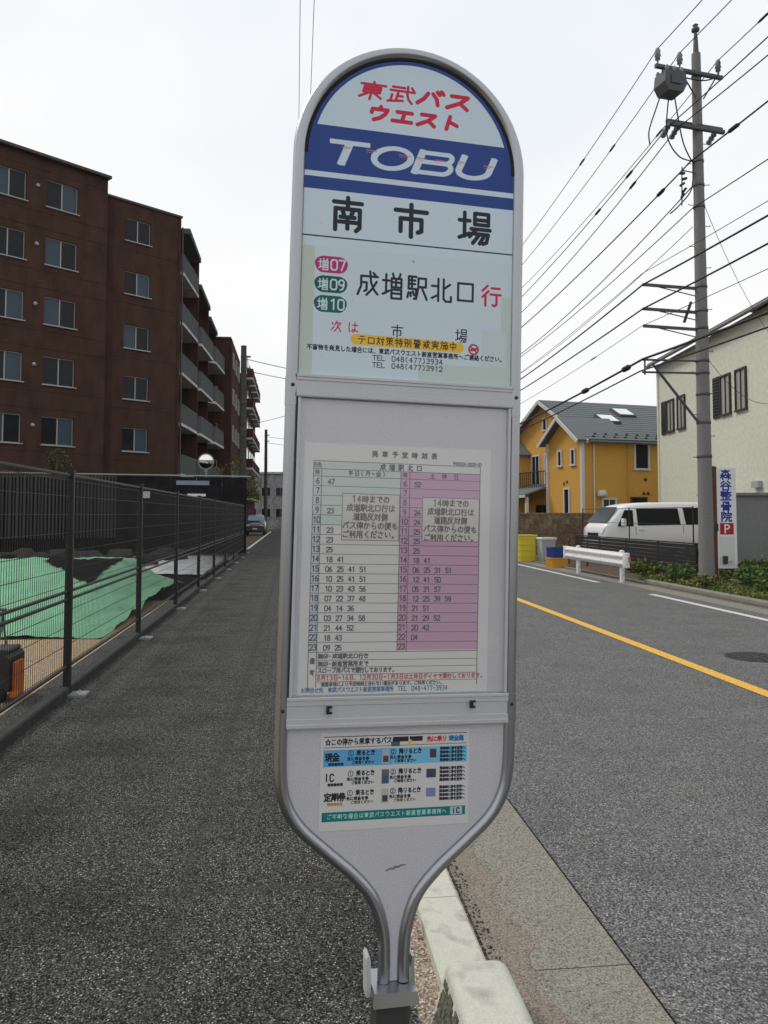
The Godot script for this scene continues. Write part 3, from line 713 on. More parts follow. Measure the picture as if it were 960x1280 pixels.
func timetable_print() -> Sheet:
	var paper := Color(0.80, 0.80, 0.795)
	var dark := Color(0.12, 0.11, 0.13)
	var s := sheet(-0.184, 0.163, 0.003, 0.445, 2600.0, paper)
	var x0 := -0.167
	var x1 := 0.143
	var xm := -0.008
	rect(s, x0, xm, 0.300, 0.413, Color(0.72, 0.77, 0.755))
	rect(s, x0, -0.152, 0.08, 0.386, Color(0.72, 0.765, 0.79))  # faint blue glare on the hour column, painted into the paper colour
	rect(s, xm, x1, 0.079, 0.399, Color(0.73, 0.56, 0.68))
	write(s, "発車予定時刻表", -0.062, 0.4345, 0.0105, 0.0105, 0.0185, 0.0010, dark)
	write(s, "平日0000-0000-00", 0.090, 0.420, 0.0055, 0.0055, 0.0052, 0.0005, dark)
	write(s, "行先", x0 + 0.001, 0.4105, 0.009, 0.0062, 0.0066, 0.0006, dark)
	write(s, "成増駅北口", -0.047, 0.4112, 0.0105, 0.0105, 0.0170, 0.0009, dark)
	write(s, "時", x0 + 0.003, 0.3975, 0.009, 0.008, 0.01, 0.0006, dark)
	write(s, "平日(月~金)", -0.105, 0.3975, 0.009, 0.0092, 0.0115, 0.0007, dark)
	write(s, "時", xm + 0.004, 0.3975, 0.009, 0.008, 0.01, 0.0006, dark)
	write(s, "土休日", 0.047, 0.3975, 0.0095, 0.0095, 0.0225, 0.0008, dark)
	var rh := 0.0172
	var lf := ["47", "", "", "23", "", "23", "23", "25", "18 41", "06 25 41 51", "10 25 41 51", "10 23 43 56", "07 22 37 48", "04 14 36", "03 27 34 58", "21 44 52", "18 43", "09 25"]
	var rt := ["52", "", "", "24", "24", "25", "25", "25", "18 41", "06 25 31 51", "12 41 50", "05 31 57", "12 25 39 59", "21 51", "21 29 52", "20 42", "04", ""]
	for k in 18:
		var t := 0.386 - rh * k
		line(s, x0, t, x1, t, 0.00045, dark)
		var hr := str(6 + k)
		write(s, hr, x0 + (0.005 if hr.length() == 1 else 0.0012), t - 0.0032, 0.0108, 0.0100, 0.0094, 0.0010, dark)
		write(s, hr, xm + (0.0055 if hr.length() == 1 else 0.0017), t - 0.0032, 0.0108, 0.0100, 0.0094, 0.0010, Color(0.28, 0.1, 0.18))
		for side in 2:
			var parts: PackedStringArray = (lf[k] if side == 0 else rt[k]).split(" ", false)
			for j in parts.size():
				write(s, parts[j], (-0.141 if side == 0 else 0.018) + j * 0.0205, t - 0.0048, 0.0095, 0.0098, 0.0085, 0.0009, dark)
	for t in [0.413, 0.399]:
		line(s, x0, t, x1, t, 0.0005, dark)
	line(s, x0, 0.0765, x1, 0.0765, 0.0005, dark)
	for x in [x0, x0 + 0.0145, xm, xm + 0.0170, x1]:
		line(s, x, 0.413 if x in [x0, x1] else 0.399, x, 0.0765 if not (x in [x0, x1]) else 0.016, 0.0006, dark)
	line(s, x0 + 0.0145, 0.0765, x0 + 0.0145, 0.016, 0.0006, dark)
	# notes pasted over the morning hours
	for b in [[-0.114, -0.0095, 0.2735, 0.3565], [0.034, 0.1420, 0.2745, 0.3535]]:
		rect(s, b[0], b[1], b[2], b[3], Color(0.76, 0.75, 0.73))
		for e in [[b[0], b[2], b[1], b[2]], [b[0], b[3], b[1], b[3]], [b[0], b[2], b[0], b[3]], [b[1], b[2], b[1], b[3]]]:
			line(s, e[0], e[1], e[2], e[3], 0.0006, Color(0.35, 0.3, 0.3))
		var brown := Color(0.25, 0.15, 0.11)
		var mid: float = (b[0] + b[1]) * 0.5
		var rows := ["14時までの", "成増駅北口行は", "道路反対側", "バス停からの便も", "ご利用ください。"]
		for k in rows.size():
			var n: float = rows[k].length() - (0.56 if k == 0 else 0.0)
			write(s, rows[k], mid - n * 0.0064, b[3] - 0.0030 - k * 0.0158, 0.0128, 0.0120, 0.0128, 0.00095, brown)
	# foot notes
	for k in 4:
		line(s, x0 + 0.0145, 0.0625 - k * 0.0125, x1, 0.0625 - k * 0.0125, 0.0004, dark)
	write(s, "備", x0 + 0.003, 0.066, 0.0095, 0.0085, 0.01, 0.0008, dark)
	write(s, "考", x0 + 0.003, 0.046, 0.0095, 0.0085, 0.01, 0.0008, dark)
	write(s, "無印-成増駅北口行き", x0 + 0.017, 0.0740, 0.0088, 0.0088, 0.0094, 0.0008, dark)
	write(s, "無印-新座営業所まで", x0 + 0.017, 0.0605, 0.0088, 0.0088, 0.0094, 0.0008, dark)
	write(s, "スロープ用バスで運行しております。", x0 + 0.017, 0.0490, 0.0088, 0.0078, 0.0084, 0.0008, dark)
	write(s, "8月13日~16日、12月30日~1月3日は土休日ダイヤで運行しております。", x0 + 0.017, 0.0362, 0.0088, 0.0080, 0.0090, 0.0008, Color(0.68, 0.15, 0.12))
	write(s, "道路事情により予定時刻と合わない場合があります。ご利用ください。", x0 + 0.024, 0.0240, 0.0070, 0.0064, 0.0070, 0.0006, dark)
	write(s, "お問合せ先 東武バスウエスト新座営業事務所 TEL 048-477-3934", -0.178, 0.0150, 0.0085, 0.0075, 0.0079, 0.0007, Color(0.12, 0.35, 0.52))
	# creases and dust on the paper
	rng.seed = 123
	for k in 70:
		var a := Vector2(rng.randf_range(-0.18, 0.16), rng.randf_range(0.01, 0.44))
		line(s, a.x, a.y, a.x + rng.randf_range(-0.006, 0.006), a.y + rng.randf_range(-0.006, 0.006), rng.randf_range(0.0002, 0.0005), Color(0.7, 0.71, 0.71, 0.4))
	return s

func guide_print() -> Sheet:
	var paper := Color(0.77, 0.77, 0.765)
	var dark := Color(0.12, 0.13, 0.18)
	var s := sheet(-0.140, 0.132, -0.232, -0.064, 2800.0, paper)
	line(s, -0.134, -0.071, 0.126, -0.071, 0.0006, dark)
	line(s, -0.134, -0.0895, 0.126, -0.0895, 0.0005, Color(0.5, 0.2, 0.2))
	write(s, "☆この停から乗車するバスは", -0.132, -0.0745, 0.0110, 0.0095, 0.0100, 0.0008, dark)
	rect(s, -0.010, 0.018, -0.083, -0.0745, Color(0.17, 0.15, 0.16))
	rect(s, 0.020, 0.044, -0.083, -0.0745, Color(0.18, 0.16, 0.17))
	rect(s, -0.014, 0.002, -0.091, -0.083, Color(0.25, 0.35, 0.4))
	line(s, 0.018, -0.089, 0.022, -0.082, 0.0022, Color(0.85, 0.68, 0.15))
	write(s, "先に乗り", 0.052, -0.0755, 0.009, 0.009, 0.0095, 0.0009, Color(0.75, 0.15, 0.2))
	write(s, "現金路", 0.093, -0.0755, 0.009, 0.009, 0.0095, 0.0009, Color(0.1, 0.4, 0.65))
	var tops := [-0.0935, -0.1285, -0.1620]
	var heads := ["現金", "IC", "定期券"]
	rect(s, -0.135, -0.012, -0.1225, -0.0935, Color(0.34, 0.62, 0.80))
	rect(s, -0.012, 0.128, -0.1225, -0.0935, Color(0.42, 0.70, 0.83))
	for k in 3:
		var t: float = tops[k]
		write(s, heads[k], -0.132, t - 0.006, 0.0135, 0.0125, 0.0128, 0.0012, dark)
		write(s, "乗車券利用", -0.126, t - 0.0225, 0.0050, 0.0050, 0.0055, 0.0006, dark if k != 2 else Color(0.7, 0.5, 0.1))
		for j in 2:
			var x: float = -0.086 + j * 0.077
			for e in 14:
				var a0 := TAU * e / 14.0
				var a1 := TAU * (e + 1) / 14.0
				line(s, x + 0.0045 * cos(a0), t - 0.0068 + 0.0048 * sin(a0), x + 0.0045 * cos(a1), t - 0.0068 + 0.0048 * sin(a1), 0.0005, dark)
			write(s, str(j + 1), x - 0.0022, t - 0.0040, 0.0058, 0.0060, 0.006, 0.0005, dark)
			write(s, "乗るとき" if j == 0 else "降りるとき", x + 0.010, t - 0.0020, 0.0090, 0.0080, 0.0085, 0.0008, dark)
			write(s, "先に現金を券", x - 0.006, t - 0.0135, 0.0058, 0.0056, 0.0066, 0.0006, dark)
			write(s, "ご利用ください", x + 0.002, t - 0.0205, 0.0052, 0.0050, 0.0058, 0.0006, Color(0.45, 0.36, 0.1) if k == 2 else dark)
		rect(s, -0.030, -0.0165, t - 0.027, t - 0.002, [Color(0.62, 0.66, 0.72), Color(0.36, 0.38, 0.42), Color(0.68, 0.68, 0.62)][k])
		rect(s, -0.028, -0.0185, t - 0.0245, t - 0.0135, [Color(0.25, 0.27, 0.3), Color(0.20, 0.34, 0.50), Color(0.25, 0.25, 0.24)][k])
		rect(s, 0.052 + 0.006 * float(k == 0), 0.070, t - 0.020, t - 0.0045, [Color(0.33, 0.22, 0.28), Color(0.22, 0.28, 0.34), Color(0.45, 0.50, 0.66)][k])
		for j in 4:
			write(s, "降車時に券を定所へ", 0.077, t - 0.0015 - j * 0.0068, 0.0052, 0.0050, 0.0053, 0.0006, dark)
	rect(s, -0.135, 0.126, -0.2165, -0.2005, Color(0.10, 0.43, 0.43))
	write(s, "ご不明な場合は東武バスウエスト新座営業事務所へ", -0.126, -0.2040, 0.0085, 0.0080, 0.0095, 0.0006, Color(0.62, 0.80, 0.78))
	rect(s, 0.098, 0.121, -0.2150, -0.2015, Color(0.62, 0.73, 0.76))
	write(s, "IC", 0.102, -0.2035, 0.010, 0.009, 0.011, 0.0010, dark)
	return s

# ---------------------------------------------------------------- setting
func make_camera_and_light() -> void:
	var cam := Camera3D.new()
	cam.name = "camera"
	var p := deg_to_rad(3.0)
	var f := 1000.0
	cam.projection = Camera3D.PROJECTION_FRUSTUM
	cam.keep_aspect = Camera3D.KEEP_HEIGHT
	cam.near = 0.05
	cam.far = 2500.0
	cam.size = 1280.0 / f * 0.05
	# rising front of the lens: the horizon sits at 643 of 1280 while the camera looks up 3 degrees
	cam.frustum_offset = Vector2(0.0, -(640.0 - (643.0 - f * tan(p))) / f * 0.05)
	add_child(cam)
	cam.position = Vector3(0, 1.6, 0)
	cam.rotation = Vector3(p, -atan(0.112), 0)
	cam.current = true

	var env := Environment.new()
	env.background_mode = Environment.BG_SKY
	env.tonemap_mode = Environment.TONE_MAPPER_LINEAR
	env.tonemap_exposure = 1.04
	env.sdfgi_enabled = true
	env.ssao_enabled = true
	env.ssil_enabled = true
	env.fog_enabled = true
	env.fog_density = 0.00015
	env.fog_light_color = Color(0.9, 0.92, 0.95)
	# bright overcast: white haze low down, faint blue breaks higher up
	var n := FastNoiseLite.new()
	n.noise_type = FastNoiseLite.TYPE_SIMPLEX_SMOOTH
	n.frequency = 1.1
	n.fractal_octaves = 5
	n.seed = 4
	var img := Image.create(512, 256, false, Image.FORMAT_RGB8)
	for y in 256:
		var el := PI * (0.5 - (y + 0.5) / 256.0)
		for x in 512:
			var az := TAU * (x + 0.5) / 512.0
			var d := Vector3(cos(el) * cos(az), sin(el), cos(el) * sin(az))
			var k := clampf(n.get_noise_3d(d.x, d.y * 2.0, d.z) * 1.5 + 0.5, 0.0, 1.0)
			var blue := clampf((sin(el) - 0.25) * 1.6, 0.0, 1.0) * (1.0 - k * 0.75)
			var c := Color(0.955, 0.957, 0.960).lerp(Color(0.865, 0.918, 0.975), blue)
			c = c.lerp(Color(0.995, 0.995, 0.995), k * 0.7)
			if el < 0.0:
				c = Color(0.6, 0.6, 0.6)
			img.set_pixel(x, y, c)
	var sm := PanoramaSkyMaterial.new()
	sm.panorama = ImageTexture.create_from_image(img)
	sm.energy_multiplier = 1.0
	var sky := Sky.new()
	sky.sky_material = sm
	env.sky = sky
	env.background_energy_multiplier = 1.0
	var we := WorldEnvironment.new()
	we.name = "world_environment"
	we.environment = env
	add_child(we)
	var sun := DirectionalLight3D.new()
	sun.name = "sun"
	sun.light_energy = 0.5
	sun.light_color = Color(1.0, 0.97, 0.93)
	sun.light_angular_distance = 14.0
	sun.shadow_enabled = true
	add_child(sun)
	sun.look_at_from_position(Vector3(-7, 9, -4), Vector3.ZERO)

func make_ground() -> void:
	var st := ns()
	flat(st, -400, 400, -1200, 60, -0.03)
	struct(st, "ground", M.dirt)
	st = ns()
	flat(st, 1.204, 7.62, -160, 14, 0.004)
	struct(st, "road", M.road)
	st = ns()
	flat(st, -2.3, 0.40, -160, 14, 0.012)
	struct(st, "sidewalk", M.walk)
	st = ns()
	flat(st, 0.38, 0.72, -60, 14, 0.005)
	struct(st, "gravel_verge", M.gravel)
	st = ns()
	flat(st, -24, -2.28, -34.5, 4, 0.006)
	struct(st, "site_ground", M.sand)
	st = ns()
	flat(st, 7.9, 60, -70, 14, 0.05)
	struct(st, "far_side_ground", M.dirt)
	# concrete gutter slabs in lengths, with open joints
	var gut := Node3D.new()
	add_to(gut, "gutter", null)
	gut.set_meta("kind", "structure")
	var mesh_st := ns()
	bbox(mesh_st, Vector3.ZERO, Vector3(0.475, 0.06, 1.994), 0.006)
	mesh_st.generate_normals()
	var gm := mesh_st.commit()
	for k in 26:
		inst(gm, "concrete_slab", M.gutter, gut, Transform3D(Basis(), Vector3(0.957, -0.018, 4.2 - k * 2.0)))
	var gut2 := Node3D.new()
	add_to(gut2, "far_gutter", null)
	gut2.set_meta("kind", "structure")
	mesh_st = ns()
	bbox(mesh_st, Vector3.ZERO, Vector3(0.40, 0.06, 1.99), 0.006)
	mesh_st.generate_normals()
	var gm2 := mesh_st.commit()
	for k in 26:
		inst(gm2, "concrete_slab", M.gutter, gut2, Transform3D(Basis(), Vector3(7.70, -0.016, 1.2 - k * 2.0)))
	# painted lines
	st = ns()
	flat(st, 4.11, 4.26, -150, 12, 0.009)
	struct(st, "yellow_centre_line", M.line_yellow)
	st = ns()
	flat(st, 7.03, 7.17, -15.4, 12, 0.009)
	struct(st, "white_edge_line", M.line_white)
	st = ns()
	flat(st, 7.03, 7.17, -60, -18.2, 0.009)
	struct(st, "white_edge_line", M.line_white)
	st = ns()
	flat(st, -2.20, -2.06, -75, -37.5, 0.018)
	struct(st, "white_edge_line", M.line_white)
	# kerb: raised stones near, dropped stones beyond
	var kerb := Node3D.new()
	add_to(kerb, "kerb", null)
	kerb.set_meta("kind", "structure")
	var low := ns()
	bbox(low, Vector3.ZERO, Vector3(0.178, 0.16, 0.594), 0.012)
	low.generate_normals()
	var lm := low.commit()
	for k in 44:
		inst(lm, "kerb_stone", M.kerb, kerb, Transform3D(Basis(Vector3.UP, rng.randf_range(-0.004, 0.004)), Vector3(0.583 + rng.randf_range(-0.003, 0.003), -0.022 + rng.randf_range(-0.002, 0.002), -2.965 - k * 0.6)))
	var hi := ns()
	var prof := PackedVector2Array([Vector2(-0.150, -0.1), Vector2(0.112, -0.1)])
	for q in 7:
		var t := q / 6.0 * PI * 0.5
		prof.append(Vector2(0.062 + 0.045 * cos(t), 0.122 + 0.040 * sin(t)))
	for q in 6:
		var t := PI * 0.5 + q / 5.0 * PI * 0.42
		prof.append(Vector2(-0.068 + 0.034 * cos(t), 0.128 + 0.034 * sin(t)))
	prof.append(Vector2(-0.140, 0.0))
	prism(hi, prof, -0.298, 0.298)
	hi.generate_normals()
	var hm := hi.commit()
	# the last raised stone has a rounded end
	var en := ns()
	prism(en, prof, -0.22, 0.298)
	var prev := prof
	for q in 6:
		var t0 := q / 6.0 * PI * 0.5
		var t1 := (q + 1) / 6.0 * PI * 0.5
		var nx := PackedVector2Array()
		var sc := 1.0 - 0.34 * (1.0 - cos(t1))
		for p in prof:
			nx.append(Vector2(p.x * sc, p.y * (1.0 - 0.55 * (1.0 - cos(t1))) if p.y > 0 else p.y))
		for i in prof.size():
			var j := (i + 1) % prof.size()
			var z0 := -0.2201 - 0.078 * sin(t0)
			var z1 := -0.2201 - 0.078 * sin(t1)
			en.set_smooth_group(9)
			quad(en, Vector3(prev[i].x, prev[i].y, z0), Vector3(prev[j].x, prev[j].y, z0), Vector3(nx[j].x, nx[j].y, z1), Vector3(nx[i].x, nx[i].y, z1), Vector3(prev[i].x + prev[j].x, prev[i].y + prev[j].y, -0.1 * q))
		prev = nx
	en.set_smooth_group(-1)
	var ids := Geometry2D.triangulate_polygon(prev)
	for i in range(0, ids.size(), 3):
		tri(en, Vector3(prev[ids[i]].x, prev[ids[i]].y, -0.2981), Vector3(prev[ids[i + 1]].x, prev[ids[i + 1]].y, -0.2981), Vector3(prev[ids[i + 2]].x, prev[ids[i + 2]].y, -0.2981), Vector3.FORWARD)
	en.generate_normals()
	var em := en.commit()
	for k in 9:
		var kst := inst(em if k == 0 else hm, "kerb_stone", M.kerb, kerb, Transform3D(Basis(), Vector3(0.59, 0, -2.37 + k * 0.6)))
		# crust of moss and grime on the sidewalk face
		var ms := ns()
		for r in 9:
			for c in 14:
				var z0 := -0.27 + c * 0.04
				if k == 0 and z0 < -0.2:
					continue
				var y0 := 0.012 + r * 0.0132
				if rng.randf() < 0.97 - 0.13 * maxf(0, r - 5):
					var h := 0.007 + rng.randf() * 0.005
					box(ms, Vector3(-0.1400 + y0 * 0.289, y0, z0 + rng.randf() * 0.01), Vector3(h, 0.0160 + rng.randf() * 0.006, 0.040 + rng.randf() * 0.016), Basis(Vector3.BACK, -0.28))
		if k < 3:
			var mo := fin(ms, "moss_crust", M.moss, kst)
			mo.set_meta("kind", "stuff")
	# far kerb
	var fk := Node3D.new()
	add_to(fk, "far_kerb", null)
	fk.set_meta("kind", "structure")
	var fs := ns()
	bbox(fs, Vector3.ZERO, Vector3(0.15, 0.24, 0.594), 0.02)
	fs.generate_normals()
	var fm := fs.commit()
	for k in 46:
		inst(fm, "kerb_stone", M.gutter, fk, Transform3D(Basis(), Vector3(7.985, 0.01 if k < 27 else -0.06, 1.4 - k * 0.6 - 3.0)))
	# brown silt washed against the kerb
	var dn := FastNoiseLite.new()
	dn.seed = 77
	dn.frequency = 1.6
	dn.fractal_octaves = 6
	st = ns()
	for k in 760:
		var z0 := 0.6 - k * 0.012
		var w0 := 0.86 + dn.get_noise_1d(z0) * 0.13 + rng.randf_range(-0.012, 0.012)
		var w1 := 0.86 + dn.get_noise_1d(z0 - 0.012) * 0.13
		quad(st, Vector3(0.70, 0.0155, z0), Vector3(w0, 0.0135, z0), Vector3(w1, 0.0135, z0 - 0.012), Vector3(0.70, 0.0155, z0 - 0.012), UP)
	for k in 260:
		var c := Vector3(0.80 + absf(rng.randfn(0.0, 0.10)), 0.0137 + rng.randf() * 0.0006, rng.randf_range(-7.0, 0.5))
		var e := rng.randf_range(0.003, 0.009)
		quad(st, c + Vector3(-e, 0, -e * rng.randf()), c + Vector3(e * rng.randf(), 0, -e), c + Vector3(e, 0, e * rng.randf()), c + Vector3(-e * rng.randf(), 0, e), UP)
	var silt := struct(st, "gutter_silt", M.silt)
	silt.set_meta("kind", "stuff")
	tag(silt, "brown silt washed along the kerb side of the gutter", "dirt")
	# loose stones and grit along the kerb
	pebbles("loose_gravel", 0.36, 0.49, -6.0, 0.2, 900, 0.012, 0.004, 0.011, M.gravel, 301)
	pebbles("kerb_debris", 0.690, 0.745, -7.0, 0.2, 2600, 0.015, 0.002, 0.008, M.stone_dark, 302)
	pebbles("gutter_grit", 0.72, 1.15, -7.0, 0.2, 260, 0.014, 0.002, 0.005, M.stone_dark, 303)
	pebbles("sidewalk_grit", -1.9, 0.36, -7.0, -1.0, 260, 0.012, 0.0015, 0.0045, M.gravel, 304)
	# manhole
	var mh := thing("manhole_cover", "round dark iron manhole cover set in the far lane", "manhole cover", Vector3(5.14, 0.0, -8.53))
	st = ns()
	lathe(st, [Vector2(0.33, -0.02), Vector2(0.33, 0.009), Vector2(0.305, 0.009), Vector2(0.305, -0.02)], 36)
	fin(st, "rim", M.iron, mh)
	st = ns()
	lathe(st, [Vector2(0.30, -0.02), Vector2(0.30, 0.007), Vector2(0.0, 0.007)], 36)
	for r in [0.07, 0.14, 0.21, 0.27]:
		var cnt := int(r * 60)
		for k in cnt:
			var a: float = TAU * k / cnt
			box(st, Vector3(cos(a) * r, 0.009, sin(a) * r), Vector3(0.05, 0.007, 0.05), Basis(Vector3.UP, -a))
	fin(st, "cover", M.iron, mh)

func pebbles(called: String, x0: float, x1: float, z0: float, z1: float, n: int, y: float, r0: float, r1: float, m: Material, sd: int) -> void:
	rng.seed = sd
	var st := ns()
	var prof := [Vector3(1, 0, 0), Vector3(-1, 0, 0), Vector3(0, 0.7, 0), Vector3(0, -0.7, 0), Vector3(0, 0, 1), Vector3(0, 0, -1)]
	for s in [[0, 2, 4], [0, 5, 2], [1, 4, 2], [1, 2, 5], [0, 4, 3], [0, 3, 5], [1, 3, 4], [1, 5, 3]]:
		var a: Vector3 = prof[s[0]]
		var b: Vector3 = prof[s[1]]
		var c: Vector3 = prof[s[2]]
		tri(st, a, b, c, a + b + c)
	st.generate_normals()
	var mm := MultiMesh.new()
	mm.transform_format = MultiMesh.TRANSFORM_3D
	mm.mesh = st.commit()
	mm.instance_count = n
	for i in n:
		var r := r0 + (r1 - r0) * pow(rng.randf(), 2.5)
		var b := Basis.from_euler(Vector3(rng.randf() * TAU, rng.randf() * TAU, rng.randf() * TAU)).scaled(Vector3(r, r * rng.randf_range(0.5, 0.9), r * rng.randf_range(0.7, 1.2)))
		mm.set_instance_transform(i, Transform3D(b, Vector3(rng.randf_range(x0, x1), y + r * 0.3, rng.randf_range(z0, z1))))
	var o := MultiMeshInstance3D.new()
	o.multimesh = mm
	o.material_override = m
	add_to(o, called, null)
	o.set_meta("kind", "stuff")
	tag(o, {"loose_gravel": "pale loose gravel along the inner side of the kerb", "kerb_debris": "dark grit and leaf litter lying against the kerb", "gutter_grit": "scattered dark grit on the concrete gutter", "sidewalk_grit": "pale grit scattered over the asphalt sidewalk"}[called], "gravel")

# ---------------------------------------------------------------- bus stop sign
func arc_outline(r: float, c: Vector2, n: int) -> Array:
	var a := []
	for k in n + 1:
		var t := PI * k / n
		a.append(Vector2(c.x + cos(t) * r, c.y + sin(t) * r))
	return a

func catmull(p: Array, sub: int) -> Array:
	var out := []
	for i in p.size() - 1:
		var a = p[maxi(i - 1, 0)]
		var b = p[i]
		var c = p[i + 1]
		var d = p[mini(i + 2, p.size() - 1)]
		for k in sub:
			out.append(b.cubic_interpolate(c, a, d, float(k) / sub))
	out.append(p[p.size() - 1])
	return out

func make_sign() -> void:
	var sg := thing("bus_stop_sign", "tall arched bus stop sign with silver tube frame, timetable and blue TOBU header", "bus stop sign")
	var bs := Basis(Vector3(0.994288, -0.025239, -0.103706), Vector3(0.025078, 0.999681, -0.002861), Vector3(0.103745, 0.000244, 0.994604))
	sg.transform = Transform3D(bs.orthonormalized(), Vector3(0.18956, 1.27834, -1.43981))
	# centre line of the bent tube, from the foot on the right over the arch to the foot on the left
	var right := [Vector2(0.0175, -0.495), Vector2(0.0175, -0.455), Vector2(0.0215, -0.405), Vector2(0.039, -0.352), Vector2(0.075, -0.309), Vector2(0.126, -0.265), Vector2(0.172, -0.223), Vector2(0.196, -0.184), Vector2(0.2065, -0.138), Vector2(0.2085, -0.06)]
	var path := catmull(right, 5)
	var top := arc_outline(0.2095, Vector2(0.0, 0.972), 40)
	path.append_array(top)
	var left := []
	for p in right:
		left.push_front(Vector2(-p.x - (0.0015 if p.y > -0.4 else 0.0), p.y))
	path.append_array(catmull(left, 5))
	var pts := []
	for p in path:
		pts.append(Vector3(p.x, p.y, 0))
	var st := ns()
	tube(st, pts, 0.0112, 16)
	fin(st, "frame_tube", M.alu, sg)
	# the board inside the tube
	var poly := PackedVector2Array()
	for p in path:
		poly.append(Vector2(p.x, p.y))
	var inner := PackedVector2Array()
	for q in poly:
		inner.append(Vector2(q.x * 0.975 if absf(q.x) > 0.1 else q.x, q.y))
	st = ns()
	prism(st, inner, -0.004, 0.001)
	fin(st, "back_board", M.sheet, sg)
	# upper printed plate: arch and destination panel
	var hp := PackedVector2Array([Vector2(-0.2005, 0.558), Vector2(0.2005, 0.558)])
	for p in arc_outline(0.1965, Vector2(0, 0.972), 40):
		hp.append(Vector2(p.x * (0.2005 / 0.1965 if p.y < 0.9725 else 1.0), p.y))
	var hs := header_print()
	plate(sg, "header_plate", hp, 0.001, 0.004, hs, print_mat(hs, 0.4)).set_meta("label", "white plate with blue bands, red and black lettering and route numbers")
	st = ns()
	var gk := []
	for p in arc_outline(0.1972, Vector2(0, 0.972), 40):
		gk.append(Vector3(p.x, p.y, 0.003))
	tube(st, gk, 0.0032, 6)
	fin(st, "shade_ring", M.rubber, sg)  # added black ring: paints the shade in the gap below the arch tube
	# crossbars: folded aluminium with ribs
	for t in [[0.525, 0.566], [-0.054, 0.0]]:
		st = ns()
		var h: float = t[1] - t[0]
		var pr := PackedVector2Array([Vector2(0.001, 0), Vector2(0.011, 0), Vector2(0.012, 0.002), Vector2(0.012, 0.007), Vector2(0.0105, 0.008), Vector2(0.0105, h * 0.30), Vector2(0.009, h * 0.32), Vector2(0.009, h * 0.72), Vector2(0.0105, h * 0.74), Vector2(0.0105, h - 0.006), Vector2(0.012, h - 0.005), Vector2(0.012, h - 0.001), Vector2(0.011, h), Vector2(0.001, h)])
		# profile (depth, height) swept along s
		var xf := Transform3D(Basis(Vector3(0, 0, 1), Vector3(0, 1, 0), Vector3(-1, 0, 0)), Vector3(0, t[0], 0))
		prism(st, pr, -0.2025, 0.2025, xf)
		fin(st, "crossbar", M.alu_flat, sg)
	# clips and screws of the lower crossbar
	for c in [Vector2(-0.131, -0.022), Vector2(0.131, -0.018)]:
		st = ns()
		box(st, Vector3(c.x, c.y, 0.0125), Vector3(0.005, 0.013, 0.006))
		box(st, Vector3(c.x + 0.004, c.y + 0.005, 0.012), Vector3(0.007, 0.003, 0.004))
		box(st, Vector3(c.x + 0.004, c.y - 0.005, 0.012), Vector3(0.007, 0.003, 0.004))
		fin(st, "clip", M.black, sg)
	for c in [Vector3(-0.2095, -0.022, 0.0100), Vector3(0.2085, -0.02, 0.0100), Vector3(-0.2095, 0.545, 0.0100), Vector3(0.2085, 0.545, 0.0100)]:
		st = ns()
		lathe(st, [Vector2(0.0036, 0), Vector2(0.0036, 0.0025), Vector2(0.002, 0.0035), Vector2(0, 0.0035)], 10, Transform3D(Basis(Vector3.RIGHT, PI / 2), c))
		fin(st, "screw", M.iron, sg)
	# sleeves that join the tube
	for x in [-0.2097, 0.2085]:
		for y in [0.535, -0.028]:
			st = ns()
			tube(st, [Vector3(x, y - 0.026, 0), Vector3(x, y + 0.026, 0)], 0.0121, 16)
			fin(st, "tube_sleeve", M.alu, sg)
	# timetable in its holder, under clear acrylic
	st = ns()
	box(st, Vector3(0, 0.2625, 0.002), Vector3(0.397, 0.519, 0.002))
	fin(st, "timetable_holder", M.sheet, sg)
	var ts := timetable_print()
	plate(sg, "timetable_sheet", PackedVector2Array([Vector2(-0.184, 0.003), Vector2(0.163, 0.003), Vector2(0.163, 0.445), Vector2(-0.184, 0.445)]), 0.003, 0.0036, ts, print_mat(ts, 0.55)).set_meta("label", "white timetable with a pink weekend column and two pasted notes")
	st = ns()
	box(st, Vector3(0, 0.2625, 0.0058), Vector3(0.396, 0.520, 0.0016))
	fin(st, "clear_cover", M.acrylic, sg)
	for x in [-0.1965, 0.1965]:
		st = ns()
		box(st, Vector3(x, 0.2625, 0.0065), Vector3(0.005, 0.523, 0.009))
		fin(st, "cover_rail", M.alu_flat, sg)
	# boarding guide
	var gs := guide_print()
	var gp := plate(sg, "boarding_guide", PackedVector2Array([Vector2(-0.140, -0.232), Vector2(0.132, -0.232), Vector2(0.132, -0.064), Vector2(-0.140, -0.064)]), 0.001, 0.0016, gs, print_mat(gs, 0.5))
	gp.set_meta("label", "small sticker with a light blue row and a teal strip")
	gp.rotation.z = 0.0
	# a scrape in the lower board
	st = ns()
	for k in 7:
		box(st, Vector3(-0.016 + k * 0.0052, -0.3055 + k * 0.0012 + (k % 2) * 0.0012, 0.0012), Vector3(0.006, 0.0045 - absf(k - 3) * 0.0008, 0.0006), Basis(Vector3.BACK, 0.2))
	fin(st, "scrape", M.smudge, sg).set_meta("label", "dark scrape on the lower board")
	# post, cap and clamp plate
	st = ns()
	bbox(st, Vector3(-0.003, -0.90, -0.004), Vector3(0.060, 0.060, 0.765), 0.006, Basis(Vector3.RIGHT, -PI / 2))
	fin(st, "post", M.post, sg)
	st = ns()
	var cp := PackedVector2Array([Vector2(-0.041, -0.520), Vector2(0.036, -0.520), Vector2(0.038, -0.517), Vector2(0.038, -0.508), Vector2(0.034, -0.497), Vector2(-0.040, -0.495), Vector2(-0.043, -0.506), Vector2(-0.043, -0.517)])
	prism(st, cp, -0.042, 0.036)
	fin(st, "post_cap", M.alu, sg)
	st = ns()
